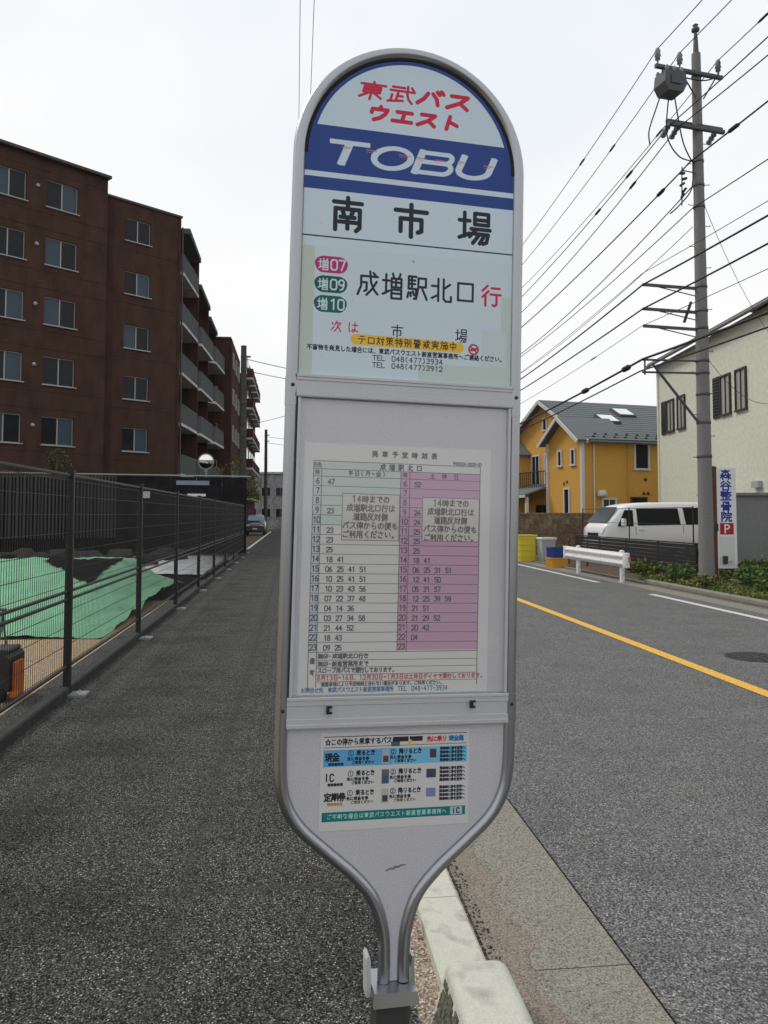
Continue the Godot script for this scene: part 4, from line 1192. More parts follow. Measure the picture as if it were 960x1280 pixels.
	var tb := PackedVector2Array([Vector2(-0.050, -0.512), Vector2(-0.0415, -0.512), Vector2(-0.0425, -0.49), Vector2(-0.0440, -0.452), Vector2(-0.0455, -0.445), Vector2(-0.0490, -0.443), Vector2(-0.0520, -0.449)])
	prism(st, tb, -0.016, 0.014)
	fin(st, "clamp_plate", M.alu_flat, sg)
	st = ns()
	prism(st, PackedVector2Array([Vector2(0.032, -0.515), Vector2(0.040, -0.515), Vector2(0.036, -0.455), Vector2(0.032, -0.455)]), -0.030, 0.004)
	fin(st, "clamp_plate", M.alu, sg)

# ---------------------------------------------------------------- left side: site fence and building site
func make_fence() -> void:
	var fe := thing("mesh_fence", "black welded mesh fence along the left of the sidewalk", "fence", Vector3(-1.97, 0, 0))
	var zs := []
	for k in 11:
		zs.append(-0.92 - 3.22 * k)
	var pm := ns()
	bbox(pm, Vector3(0, 0.99, 0), Vector3(0.06, 0.06, 1.98), 0.006, Basis(Vector3.RIGHT, -PI / 2))
	box(pm, Vector3(0, 1.985, 0), Vector3(0.066, 0.014, 0.066))
	pm.generate_normals()
	var postm := pm.commit()
	var bm := ns()
	bbox(bm, Vector3(0.05, 0.022, 0), Vector3(0.24, 0.028, 0.18), 0.004)
	for x in [-0.04, 0.10]:
		for z in [-0.05, 0.05]:
			lathe(bm, [Vector2(0.011, 0.03), Vector2(0.011, 0.05), Vector2(0, 0.052)], 6, Transform3D(Basis(), Vector3(x, 0, z)))
	bm.generate_normals()
	var basem := bm.commit()
	# one span of welded mesh
	var wm := ns()
	var L := 3.16
	for k in 63:
		box(wm, Vector3(0, 1.11, -L / 2 + k * L / 62.0), Vector3(0.0035, 1.66, 0.0034))
	for y in [0.30, 0.46, 0.62, 0.76, 0.98, 1.12, 1.28, 1.44, 1.60, 1.76, 1.90]:
		box(wm, Vector3(0.005, y, 0), Vector3(0.0036, 0.0045, L))
	wm.generate_normals()
	var meshm := wm.commit()
	var rm := ns()
	bbox(rm, Vector3.ZERO, Vector3(0.024, 0.024, L), 0.004)
	rm.generate_normals()
	var railm := rm.commit()
	for k in zs.size():
		inst(postm, "post", M.fence, fe, Transform3D(Basis(), Vector3(0, 0.0, zs[k])))
		inst(basem, "base_plate", M.galv, fe, Transform3D(Basis(), Vector3(0, 0.0, zs[k])))
		if k == zs.size() - 1:
			break
		var z: float = (zs[k] + zs[k + 1]) * 0.5
		var w := inst(meshm, "mesh_panel", M.fence, fe, Transform3D(Basis(), Vector3(0, 0, z)))
		w.set_meta("kind", "stuff")
		for y in [1.945, 0.925, 0.855, 0.27]:
			inst(railm, "rail", M.fence, fe, Transform3D(Basis(), Vector3(0, y, z)))
		var ks := ns()
		bbox(ks, Vector3(-0.02, 0.04, z), Vector3(0.10, 0.12, L + 0.05), 0.012)
		fin(ks, "plinth", M.plinth, fe)

func noise_sheet(st: SurfaceTool, nx: int, nz: int, f: Callable) -> void:
	st.set_smooth_group(5)
	for i in nx:
		for j in nz:
			var a: Vector3 = f.call(float(i) / nx, float(j) / nz)
			var b: Vector3 = f.call(float(i + 1) / nx, float(j) / nz)
			var c: Vector3 = f.call(float(i + 1) / nx, float(j + 1) / nz)
			var d: Vector3 = f.call(float(i) / nx, float(j + 1) / nz)
			quad(st, a, b, c, d, UP)
	st.set_smooth_group(-1)

func make_site() -> void:
	var n := FastNoiseLite.new()
	n.seed = 8
	n.frequency = 0.5
	n.fractal_octaves = 3
	# tarpaulin over a heap, rising away from the fence
	var tarp := thing("green_tarpaulin", "bright green tarpaulin spread over an earth heap behind the mesh fence", "tarpaulin")
	var st := ns()
	var f := func(u: float, v: float) -> Vector3:
		var x: float = lerpf(-10.5, -2.45, u)
		var z: float = lerpf(-10.6 - 0.5 * sin(u * 9.0) * 0.3, -17.5, v)
		var up: float = smoothstep(0.0, 0.8, v) * 0.66
		var edge: float = clampf((1.0 - u) * 9.0, 0.25, 1.0)
		var y: float = 0.03 + up * edge + n.get_noise_2d(x * 1.5, z * 1.5) * 0.08 + (0.5 - absf(n.get_noise_2d(x * 2.0 + 40.0, z * 1.0 + x))) * 0.10 - 0.03
		return Vector3(x, maxf(y, 0.015), z)
	noise_sheet(st, 130, 110, f)
	fin(st, "sheet", M.green_tarp, tarp)
	st = ns()
	var g := func(u: float, v: float) -> Vector3:
		var k: Vector3 = f.call(lerpf(0.72, 0.885, u), lerpf(0.46 + 0.28 * (1.0 - u), 0.86, v))
		return k + Vector3(0, 0.03, 0)
	noise_sheet(st, 24, 20, g)  # irregular black patch following the tarpaulin just above its surface
	fin(st, "black_patch", M.black_patch, tarp).set_meta("label", "black patch lying over the green tarpaulin")
	# white sheet on low boards, black sheet on the ground before it
	var pf := thing("covered_boards", "flat white sheet laid over low boards beyond the green tarpaulin", "sheet")
	for k in 6:
		st = ns()
		box(st, Vector3(-3.1, 0.045, -20.4 - k * 1.5), Vector3(1.7, 0.07, 0.10))
		fin(st, "board", M.timber, pf)
	st = ns()
	var w := func(u: float, v: float) -> Vector3:
		var z: float = lerpf(-19.9, -28.4, v)
		var x: float = lerpf(-4.15 + 0.25 * sin(z), -2.2, u)
		return Vector3(x, 0.16 + n.get_noise_2d(x * 2.0, z * 2.0) * 0.03, z)
	noise_sheet(st, 24, 30, w)
	fin(st, "white_sheet", M.white_sheet, pf)
	st = ns()
	var bk := func(u: float, v: float) -> Vector3:
		var x: float = lerpf(-4.6, -2.25, u)
		var z: float = lerpf(-15.3, -19.8, v)
		return Vector3(x, 0.06 + absf(n.get_noise_2d(x * 3.0, z * 3.0)) * 0.14, z)
	noise_sheet(st, 24, 30, bk)
	tag(fin(st, "ground_sheet", M.black_patch, null), "crumpled black ground sheet between the tarpaulin and the white sheet", "sheet")
	for k in 3:
		st = ns()
		tube(st, [Vector3(-4.4 + k * 0.25, 0.30 + k * 0.05, -19.4 + k * 0.05), Vector3(-2.6 + k * 0.1, 0.06, -17.0 - k * 0.6)], 0.025, 6)
		tag(fin(st, "scaffold_tube", M.galv, null), ["grey scaffold tube lying nearest on the black ground sheet", "middle grey scaffold tube lying on the black ground sheet", "farthest grey scaffold tube lying on the black ground sheet"][k], "tube", "scaffold tubes on the ground sheet")
	# dark rubble bank in front of the hoarding
	rng.seed = 71
	for k in 26:
		st = ns()
		var r := rng.randf_range(0.28, 0.55)
		var rings := []
		for i in 6:
			var ring := []
			for j in 8:
				var th := PI * i / 5.0
				var ph := TAU * j / 8.0
				ring.append(Vector3(sin(th) * cos(ph), cos(th) * 0.7, sin(th) * sin(ph)) * r * rng.randf_range(0.8, 1.12) if i > 0 and i < 5 else Vector3(0, cos(th) * 0.65 * r, 0))
			rings.append(ring)
		for i in 5:
			for j in 8:
				quad(st, rings[i][j], rings[i][(j + 1) % 8], rings[i + 1][(j + 1) % 8], rings[i + 1][j], rings[i][j] + rings[i + 1][(j + 1) % 8])
		var o := fin(st, "rubble_stone", M.stone_dark, null)
		o.position = Vector3(-13.5 + k * 0.39 + rng.randf_range(-0.15, 0.15), r * 0.45, -26.6 + rng.randf_range(-0.5, 0.5))
		tag(o, "dark broken stone in the row of rubble before the hoarding", "stone", "rubble stones before the hoarding")
	# hoarding at the back of the site: dark panels
	var ho := thing("site_hoarding", "tall dark panel hoarding closing the back of the building site", "hoarding", Vector3(-6.6, 0, -31.0), 0.24)
	for k in 5:
		st = ns()
		var x := 0.45 + k * 0.98
		box(st, Vector3(x, 1.55, 0), Vector3(0.96, 3.0, 0.04))
		for j in 5:
			box(st, Vector3(x - 0.4 + j * 0.2, 1.55, 0.03), Vector3(0.05, 2.98, 0.03))
		fin(st, "panel", M.hoard, ho)
	st = ns()
	tube(st, [Vector3(-5.2, 3.10, 0.03), Vector3(5.0, 3.10, 0.03)], 0.03, 6)
	fin(st, "top_rail", M.galv, ho)
	for k in 6:
		st = ns()
		tube(st, [Vector3(-5.0 + k * 1.0, 0, -0.02), Vector3(-5.0 + k * 1.0, 3.1, -0.02)], 0.03, 6)
		fin(st, "post", M.hoard, ho)
	for k in 42:
		st = ns()
		box(st, Vector3(-5.0 + k * 0.12, 1.9, 0.03), Vector3(0.055, 2.35, 0.012))
		fin(st, "vertical_bar", M.bar, ho)
	st = ns()
	box(st, Vector3(-2.5, 1.5, -0.12), Vector3(5.2, 2.9, 0.03))
	fin(st, "dark_net", M.hoard, ho)
	st = ns()
	box(st, Vector3(1.0, 2.35, 0.06), Vector3(0.32, 0.26, 0.02))
	fin(st, "notice_board", M.white_paint, ho)
	st = ns()
	box(st, Vector3(2.9, 2.35, 0.06), Vector3(0.70, 0.10, 0.02))
	fin(st, "notice_board", M.white_paint, ho)
	st = ns()
	box(st, Vector3(2.75, 2.82, 0.065), Vector3(1.25, 0.17, 0.03))
	fin(st, "blue_board", M.windshield, ho)
	# site machine and pipe barrier at the left edge
	var mc := thing("site_machine", "black site machine with an orange guard at the left edge behind the fence", "machine", Vector3(-2.43, 0.012, -7.35))
	mc.scale = Vector3.ONE * 0.65
	st = ns()
	bbox(st, Vector3(-0.25, 0.36, 0), Vector3(0.62, 0.50, 0.62), 0.05)
	fin(st, "engine_cover", M.black, mc)
	st = ns()
	bbox(st, Vector3(-0.22, 0.64, 0), Vector3(0.5, 0.06, 0.5), 0.02)
	fin(st, "lid", M.iron, mc)
	st = ns()
	box(st, Vector3(0.10, 0.27, 0.05), Vector3(0.05, 0.46, 0.30))
	box(st, Vector3(0.09, 0.10, 0.2), Vector3(0.10, 0.06, 0.24), Basis(Vector3.UP, 0.4))
	fin(st, "orange_guard", M.orange, mc)
	for x in [-0.45, -0.05]:
		for z in [-0.25, 0.25]:
			st = ns()
			lathe(st, [Vector2(0.0, -0.05), Vector2(0.10, -0.05), Vector2(0.115, -0.03), Vector2(0.115, 0.03), Vector2(0.10, 0.05), Vector2(0.0, 0.05)], 16, Transform3D(Basis(Vector3.BACK, PI / 2), Vector3(x, 0.115, z)))
			fin(st, "wheel", M.rubber, mc)
	st = ns()
	lathe(st, [Vector2(0.0, 0.0), Vector2(0.05, 0.0), Vector2(0.05, 0.02), Vector2(0.03, 0.03), Vector2(0, 0.03)], 14, Transform3D(Basis(Vector3.RIGHT, PI / 2), Vector3(-0.3, 0.30, 0.31)))
	fin(st, "filler_cap", M.galv, mc)
	var pb := thing("pipe_barrier", "dark steel pipe barrier standing before the green tarpaulin", "barrier", Vector3(-3.22, 0.01, -9.4))
	pb.scale = Vector3.ONE * 0.63
	for s in [0.0, -1.9]:
		st = ns()
		tube(st, catmull([Vector3(s, 0.0, 0.28), Vector3(s, 0.45, 0.10), Vector3(s, 0.82, 0.0)], 4), 0.02, 8)
		tube(st, catmull([Vector3(s, 0.0, -0.28), Vector3(s, 0.45, -0.10), Vector3(s, 0.80, 0.0)], 4), 0.02, 8)
		fin(st, "leg_frame", M.steel, pb)
	st = ns()
	tube(st, [Vector3(0.06, 0.84, 0), Vector3(-2.0, 0.84, 0)], 0.028, 8)
	tube(st, [Vector3(0.02, 0.48, 0.08), Vector3(-1.95, 0.48, 0.08)], 0.02, 8)
	fin(st, "crossbar", M.steel, pb)

# ---------------------------------------------------------------- buildings
# wall sheet with openings: O lower left corner, r to the right as seen from outside
func facade(parent: Node, called: String, O: Vector3, r: Vector3, W: float, H: float, holes: Array, m: Material, depth: float) -> void:
	var n := r.cross(UP)
	var xs := [0.0, W]
	var ys := [0.0, H]
	for h in holes:
		for v in [h[0], h[0] + h[2]]:
			if not (v in xs):
				xs.append(v)
		for v in [h[1], h[1] + h[3]]:
			if not (v in ys):
				ys.append(v)
	xs.sort()
	ys.sort()
	var st := ns()
	for i in xs.size() - 1:
		for j in ys.size() - 1:
			var cx: float = (xs[i] + xs[i + 1]) * 0.5
			var cy: float = (ys[j] + ys[j + 1]) * 0.5
			var open := false
			for h in holes:
				if cx > h[0] and cx < h[0] + h[2] and cy > h[1] and cy < h[1] + h[3]:
					open = true
			if not open:
				quad(st, O + r * xs[i] + UP * ys[j], O + r * xs[i + 1] + UP * ys[j], O + r * xs[i + 1] + UP * ys[j + 1], O + r * xs[i] + UP * ys[j + 1], n)
	for h in holes:
		var a: Vector3 = O + r * h[0] + UP * h[1]
		var b: Vector3 = a + r * h[2]
		var c: Vector3 = b + UP * h[3]
		var d: Vector3 = a + UP * h[3]
		var k := -n * depth
		quad(st, a, b, b + k, a + k, UP)
		quad(st, d, c, c + k, d + k, -UP)
		quad(st, a, d, d + k, a + k, r)
		quad(st, b, c, c + k, b + k, -r)
	fin(st, called, m, parent)

# sliding window set into an opening: frame with two sashes, panes and a sill
func window_in(parent: Node, a: Vector3, r: Vector3, w: float, h: float, depth: float, fm: Material, pm: Array, sill: Material) -> void:
	var n := r.cross(UP)
	var bs := Basis(r, UP, n)
	var c := a + r * w * 0.5 + UP * h * 0.5 - n * (depth - 0.03)
	var st := ns()
	var e := 0.045
	box(st, c + UP * (h * 0.5 - e * 0.5), Vector3(w, e, 0.06), bs)
	box(st, c - UP * (h * 0.5 - e * 0.5), Vector3(w, e, 0.06), bs)
	for s in [-1, 1]:
		box(st, c + r * s * (w * 0.5 - e * 0.5), Vector3(e, h - 2 * e, 0.06), bs)
	box(st, c + r * 0.01, Vector3(0.055, h - 2 * e, 0.055), bs)
	var win := fin(st, "window", fm, parent)
	for s in 2:
		var p := ns()
		box(p, c + r * (s - 0.5) * w * 0.5 - n * (0.018 if s == 0 else 0.005), Vector3(w * 0.5 - 0.01, h - 2 * e + 0.01, 0.008), bs)
		fin(p, "pane", pm[s], win)
	if sill:
		var q := ns()
		box(q, a + r * w * 0.5 - UP * 0.03 + n * 0.03, Vector3(w + 0.12, 0.05, 0.14), bs)
		fin(q, "sill", sill, win)

# window whose frame stands proud of a wall; a = middle of its lower edge on the wall
func window_on(parent: Node, a: Vector3, r: Vector3, w: float, h: float, fm: Material, pm: Material, bars := 0, fw := 0.07) -> MeshInstance3D:
	var n := r.cross(UP)
	var bs := Basis(r, UP, n)
	var c := a + UP * h * 0.5 + n * 0.035
	var st := ns()
	box(st, c + UP * (h * 0.5 - fw * 0.5), Vector3(w, fw, 0.07), bs)
	box(st, c - UP * (h * 0.5 - fw * 0.5) + n * 0.012, Vector3(w + 0.06, fw, 0.094), bs)
	for s in [-1, 1]:
		box(st, c + r * s * (w * 0.5 - fw * 0.5), Vector3(fw, h - 2 * fw, 0.07), bs)
	for k in bars:
		box(st, c + r * (w * ((k + 1.0) / (bars + 1.0) - 0.5)) - n * 0.006, Vector3(0.035, h - 2 * fw, 0.05), bs)
	var win := fin(st, "window", fm, parent)
	var p := ns()
	box(p, c - n * 0.022, Vector3(w - 2 * fw + 0.01, h - 2 * fw + 0.01, 0.01), bs)
	fin(p, "pane", pm, win)
	return win

func make_apartments() -> void:
	var ap := thing("apartment_block", "six storey brown tiled apartment block with stepped balconies behind the site", "apartment building")
	var ra := Vector3(0.755, 0, -0.656).normalized()
	var na := ra.cross(UP)
	var A1 := Vector3(-9.76, 0, -42.28)
	var WA := 16.0
	var A0 := A1 - ra * WA
	var panes := [[M.glass, M.curtain], [M.curtain, M.glass], [M.glass, M.glass]]
	# gable block nearest the street
	var holes := []
	var sills := [4.98, 7.93, 10.88, 13.83, 16.72, 2.0]
	var cols := [WA - 3.22, WA - 5.82, WA - 9.0, WA - 11.9]
	for s in sills:
		for c in cols:
			holes.append([c, s, 1.62, 1.38])
	facade(ap, "wall", A0, ra, WA, 19.05, holes, M.brick, 0.16)
	var idx := 0
	for h in holes:
		window_in(ap, A0 + ra * h[0] + UP * h[1], ra, h[2], h[3], 0.16, M.frame_grey, panes[(idx * 7 + idx / 3) % 3], M.frame_grey)
		idx += 1
	# body behind the facade, parapet, string courses
	var st := ns()
	var ba := Basis(ra, UP, na)
	box(st, (A0 + A1) * 0.5 - na * 5.2 + UP * 9.52, Vector3(WA - 0.02, 19.03, 10.0), ba)
	fin(st, "wall", M.brick2, ap)
	st = ns()
	box(st, (A0 + A1) * 0.5 - na * 5.0 + UP * 19.11, Vector3(WA + 0.12, 0.14, 10.6), ba)
	fin(st, "parapet_cap", M.frame_dark, ap)
	for s in sills:
		st = ns()
		lathe(st, [Vector2(0.0, 0.0), Vector2(0.10, 0.0), Vector2(0.10, 0.07), Vector2(0.0, 0.10)], 10, Transform3D(ba * Basis(Vector3.RIGHT, PI / 2), A0 + ra * (cols[0] - 0.45) + UP * (s + 0.9) + na * 0.0))
		fin(st, "vent_hood", M.frame_grey, ap)
	for s in sills:
		for z in [-0.35, 1.75]:
			st = ns()
			box(st, (A0 + A1) * 0.5 + UP * (s + z) + na * 0.006, Vector3(WA, 0.035, 0.012), ba)
			fin(st, "tile_course", M.brick2, ap)
	# second gable, set back a little
	var rb := Vector3(0.772, 0, -0.636).normalized()
	var nb := rb.cross(UP)
	var B0 := Vector3(-10.3, 0, -42.52)
	var B1 := Vector3(-6.48, 0, -45.65)
	rb = (B1 - B0).normalized()
	nb = rb.cross(UP)
	var WB := (B1 - B0).length()
	var hb := []
	var sb := [4.96, 7.75, 10.49, 13.42, 16.32, 2.0]
	for s in sb:
		hb.append([WB - 3.38, s, 1.5, 1.26])
	facade(ap, "wall", B0, rb, WB, 18.4, hb, M.brick, 0.16)
	for h in hb:
		idx += 1
		window_in(ap, B0 + rb * h[0] + UP * h[1], rb, h[2], h[3], 0.16, M.frame_grey, panes[(idx * 5 + 1) % 3], M.frame_grey)
	var bb := Basis(rb, UP, nb)
	st = ns()
	box(st, B0 + rb * 0.62 + UP * 9.2 + nb * 0.012, Vector3(0.62, 18.38, 0.02), bb)
	fin(st, "tile_band", M.brick2, ap)
	st = ns()
	box(st, B0 + rb * (WB - 0.10) + UP * 9.2 + nb * 0.012, Vector3(0.2, 18.38, 0.02), bb)
	fin(st, "tile_band", M.brick2, ap)
	for s in sb:
		st = ns()
		box(st, B0 + rb * (WB * 0.5 + 0.4) + UP * (s - 0.5) + nb * 0.006, Vector3(WB - 1.0, 0.035, 0.012), bb)
		fin(st, "tile_course", M.brick2, ap)
	st = ns()
	box(st, (B0 + B1) * 0.5 + UP * 9.19 - nb * 1.0, Vector3(WB - 0.02, 18.38, 1.6), bb)
	fin(st, "wall", M.brick2, ap)
	st = ns()
	box(st, (B0 + B1) * 0.5 + UP * 18.45 - nb * 0.9, Vector3(WB + 0.1, 0.12, 2.0), bb)
	fin(st, "parapet_cap", M.frame_dark, ap)
	# body behind the balconies
	st = ns()
	var body := PackedVector2Array([Vector2(-7.9, 46.0), Vector2(-7.55, 63.2), Vector2(-20, 63.2), Vector2(-20, 46.0)])
	prism(st, body, 0.0, 15.6, Transform3D(Basis(Vector3.RIGHT, Vector3(0, 0, -1), UP), Vector3.ZERO))
	fin(st, "wall", M.brick2, ap)
	# balconies in three bays
	var bays := [[-45.9, -51.3, -6.42, -6.12], [-51.7, -57.3, -6.02, -5.78], [-57.7, -62.7, -5.70, -5.44]]
	for bi in 3:
		var b: Array = bays[bi]
		var tops: float = [17.75, 16.2, 15.6][bi]
		# the wall between two bays
		st = ns()
		box(st, Vector3(-7.2, tops * 0.5 + 0.1, b[1] - 0.2), Vector3(2.1, tops + 0.2, 0.22))
		fin(st, "bay_wall", M.brick3, ap)
		for fl in 5:
			var y := 3.75 + fl * 2.9
			if y + 1.0 > tops:
				continue
			var zc: float = (b[0] + b[1]) * 0.5
			var len: float = b[0] - b[1]
			var tilt := atan2(b[3] - b[2], len)
			var xo: float = (b[2] + b[3]) * 0.5
			var bal := ns()
			var bz := Basis(UP, -tilt)
			# slab with a splayed near corner
			var sl := PackedVector2Array([Vector2(-1.5, -len * 0.5), Vector2(0.0, -len * 0.5), Vector2(0.0, len * 0.5 - 0.5), Vector2(-0.45, len * 0.5), Vector2(-1.5, len * 0.5)])
			prism(bal, sl, y, y + 0.17, Transform3D(Basis(bz.x, bz.z, UP), Vector3(xo, 0, zc)))
			var bo := fin(bal, "balcony", M.slab, ap)
			var pn := ns()
			for seg in [[Vector2(-0.03, -len * 0.5 + 0.05), Vector2(-0.03, len * 0.5 - 0.52)], [Vector2(-0.03, len * 0.5 - 0.52), Vector2(-0.46, len * 0.5 - 0.04)], [Vector2(-0.46, len * 0.5 - 0.04), Vector2(-1.45, len * 0.5 - 0.04)]]:
				var p0: Vector3 = Vector3(xo, 0, zc) + bz.x * seg[0].x + bz.z * seg[0].y
				var p1: Vector3 = Vector3(xo, 0, zc) + bz.x * seg[1].x + bz.z * seg[1].y
				var dd := (p1 - p0).normalized()
				box(pn, (p0 + p1) * 0.5 + UP * (y + 0.70), Vector3((p1 - p0).length(), 1.0, 0.03), Basis(dd, UP, dd.cross(UP)))
			fin(pn, "balustrade", M.panel_grey, bo)
			var rl := ns()
			for seg in [[Vector2(-0.03, -len * 0.5 + 0.05), Vector2(-0.03, len * 0.5 - 0.52)], [Vector2(-0.03, len * 0.5 - 0.52), Vector2(-0.46, len * 0.5 - 0.04)], [Vector2(-0.46, len * 0.5 - 0.04), Vector2(-1.45, len * 0.5 - 0.04)]]:
				var p0: Vector3 = Vector3(xo, y + 1.24, zc) + bz.x * seg[0].x + bz.z * seg[0].y
				var p1: Vector3 = Vector3(xo, y + 1.24, zc) + bz.x * seg[1].x + bz.z * seg[1].y
				tube(rl, [p0, p1], 0.035, 6)
			fin(rl, "handrail", M.frame_dark, bo)
			var dr := ns()
			box(dr, Vector3(-7.74 + bi * 0.12, y + 1.25, zc), Vector3(0.06, 2.0, 3.2))
			fin(dr, "balcony_door", M.glass, bo)
		# roof slab of the bay
		st = ns()
		box(st, Vector3(-7.0, tops + 0.02, (b[0] + b[1]) * 0.5), Vector3(2.0, 0.30, b[0] - b[1]))
		fin(st, "roof_slab", M.panel_grey, ap)
	# plumbing pipe
	st = ns()
	tube(st, [B1 + Vector3(0.08, 0.0, -0.1), B1 + Vector3(0.08, 17.9, -0.1)], 0.05, 8)
	fin(st, "downpipe", M.frame_dark, ap)
	# the next block further along the street
	var a2 := thing("apartment_block", "smaller reddish apartment block with pale balcony edges farther up the street", "apartment building")
	st = ns()
	box(st, Vector3(-10.05, 7.7, -68.0), Vector3(10.2, 15.4, 9.6))
	fin(st, "wall", M.brick3, a2)
	for fl in 5:
		for k in 3:
			var wz := -64.9 - k * 3.0
			window_on(a2, Vector3(-4.95, 1.6 + fl * 2.9, wz), Vector3(0, 0, -1), 1.3, 1.3, M.frame_grey, M.glass, 1, 0.06)
	for fl in 5:
		window_on(a2, Vector3(-6.4, 1.6 + fl * 2.9, -63.2), Vector3(1, 0, 0), 0.8, 1.3, M.frame_grey, M.glass, 0, 0.06)
	st = ns()
	box(st, Vector3(-10.2, 15.45, -68.0), Vector3(10.4, 0.14, 9.8))
	fin(st, "parapet_cap", M.frame_dark, a2)
	st = ns()
	box(st, Vector3(-9.2, 7.2, -81.6), Vector3(9.6, 14.4, 17.4))
	fin(st, "wall", M.brick3, a2)
	for fl in 5:
		for k in 4:
			st = ns()
			var z := -75.0 - k * 4.1
			box(st, Vector3(-4.10, 3.0 + fl * 2.75, z), Vector3(0.6, 0.18, 3.2))
			var bo := fin(st, "balcony", M.slab, a2)
			st = ns()
			box(st, Vector3(-3.84, 3.5 + fl * 2.75, z), Vector3(0.05, 0.82, 3.1))
			box(st, Vector3(-4.10, 3.5 + fl * 2.75, z + 1.52), Vector3(0.5, 0.82, 0.05))
			fin(st, "balustrade", M.brick3, bo)
			st = ns()
			box(st, Vector3(-4.385, 4.1 + fl * 2.75, z), Vector3(0.05, 1.9, 2.6))
			fin(st, "balcony_door", M.glass, bo)
	# grey low building that closes the street
	var gb := thing("grey_building", "small pale grey building at the far end of the street", "building")
	st = ns()
	box(st, Vector3(-3.2, 3.4, -108), Vector3(7.0, 6.8, 9.0))
	fin(st, "wall", M.concrete, gb)
	st = ns()
	box(st, Vector3(-3.2, 6.92, -108), Vector3(7.4, 0.25, 9.4))
	fin(st, "roof_edge", M.slab, gb)
	for k in 3:
		for fl in 2:
			window_on(gb, Vector3(-5.4 + k * 1.8, 1.2 + fl * 2.7, -103.5), Vector3(1, 0, 0), 1.2, 1.2, M.frame_grey, M.glass, 1, 0.07)

# small gabled roof: eave frame at height y0, ridge along dir
func roof_plane(st: SurfaceTool, a: Vector3, b: Vector3, c: Vector3, d: Vector3, th: float) -> void:
	var n := (b - a).cross(d - a).normalized()
	if n.y < 0:
		n = -n
	var k := n * th
	quad(st, a + k, b + k, c + k, d + k, n)
	quad(st, a, b, c, d, -n)
	for e in [[a, b], [b, c], [c, d], [d, a]]:
		var mid: Vector3 = (e[0] + e[1]) * 0.5 - (a + b + c + d) * 0.25
		quad(st, e[0], e[1], e[1] + k, e[0] + k, mid)

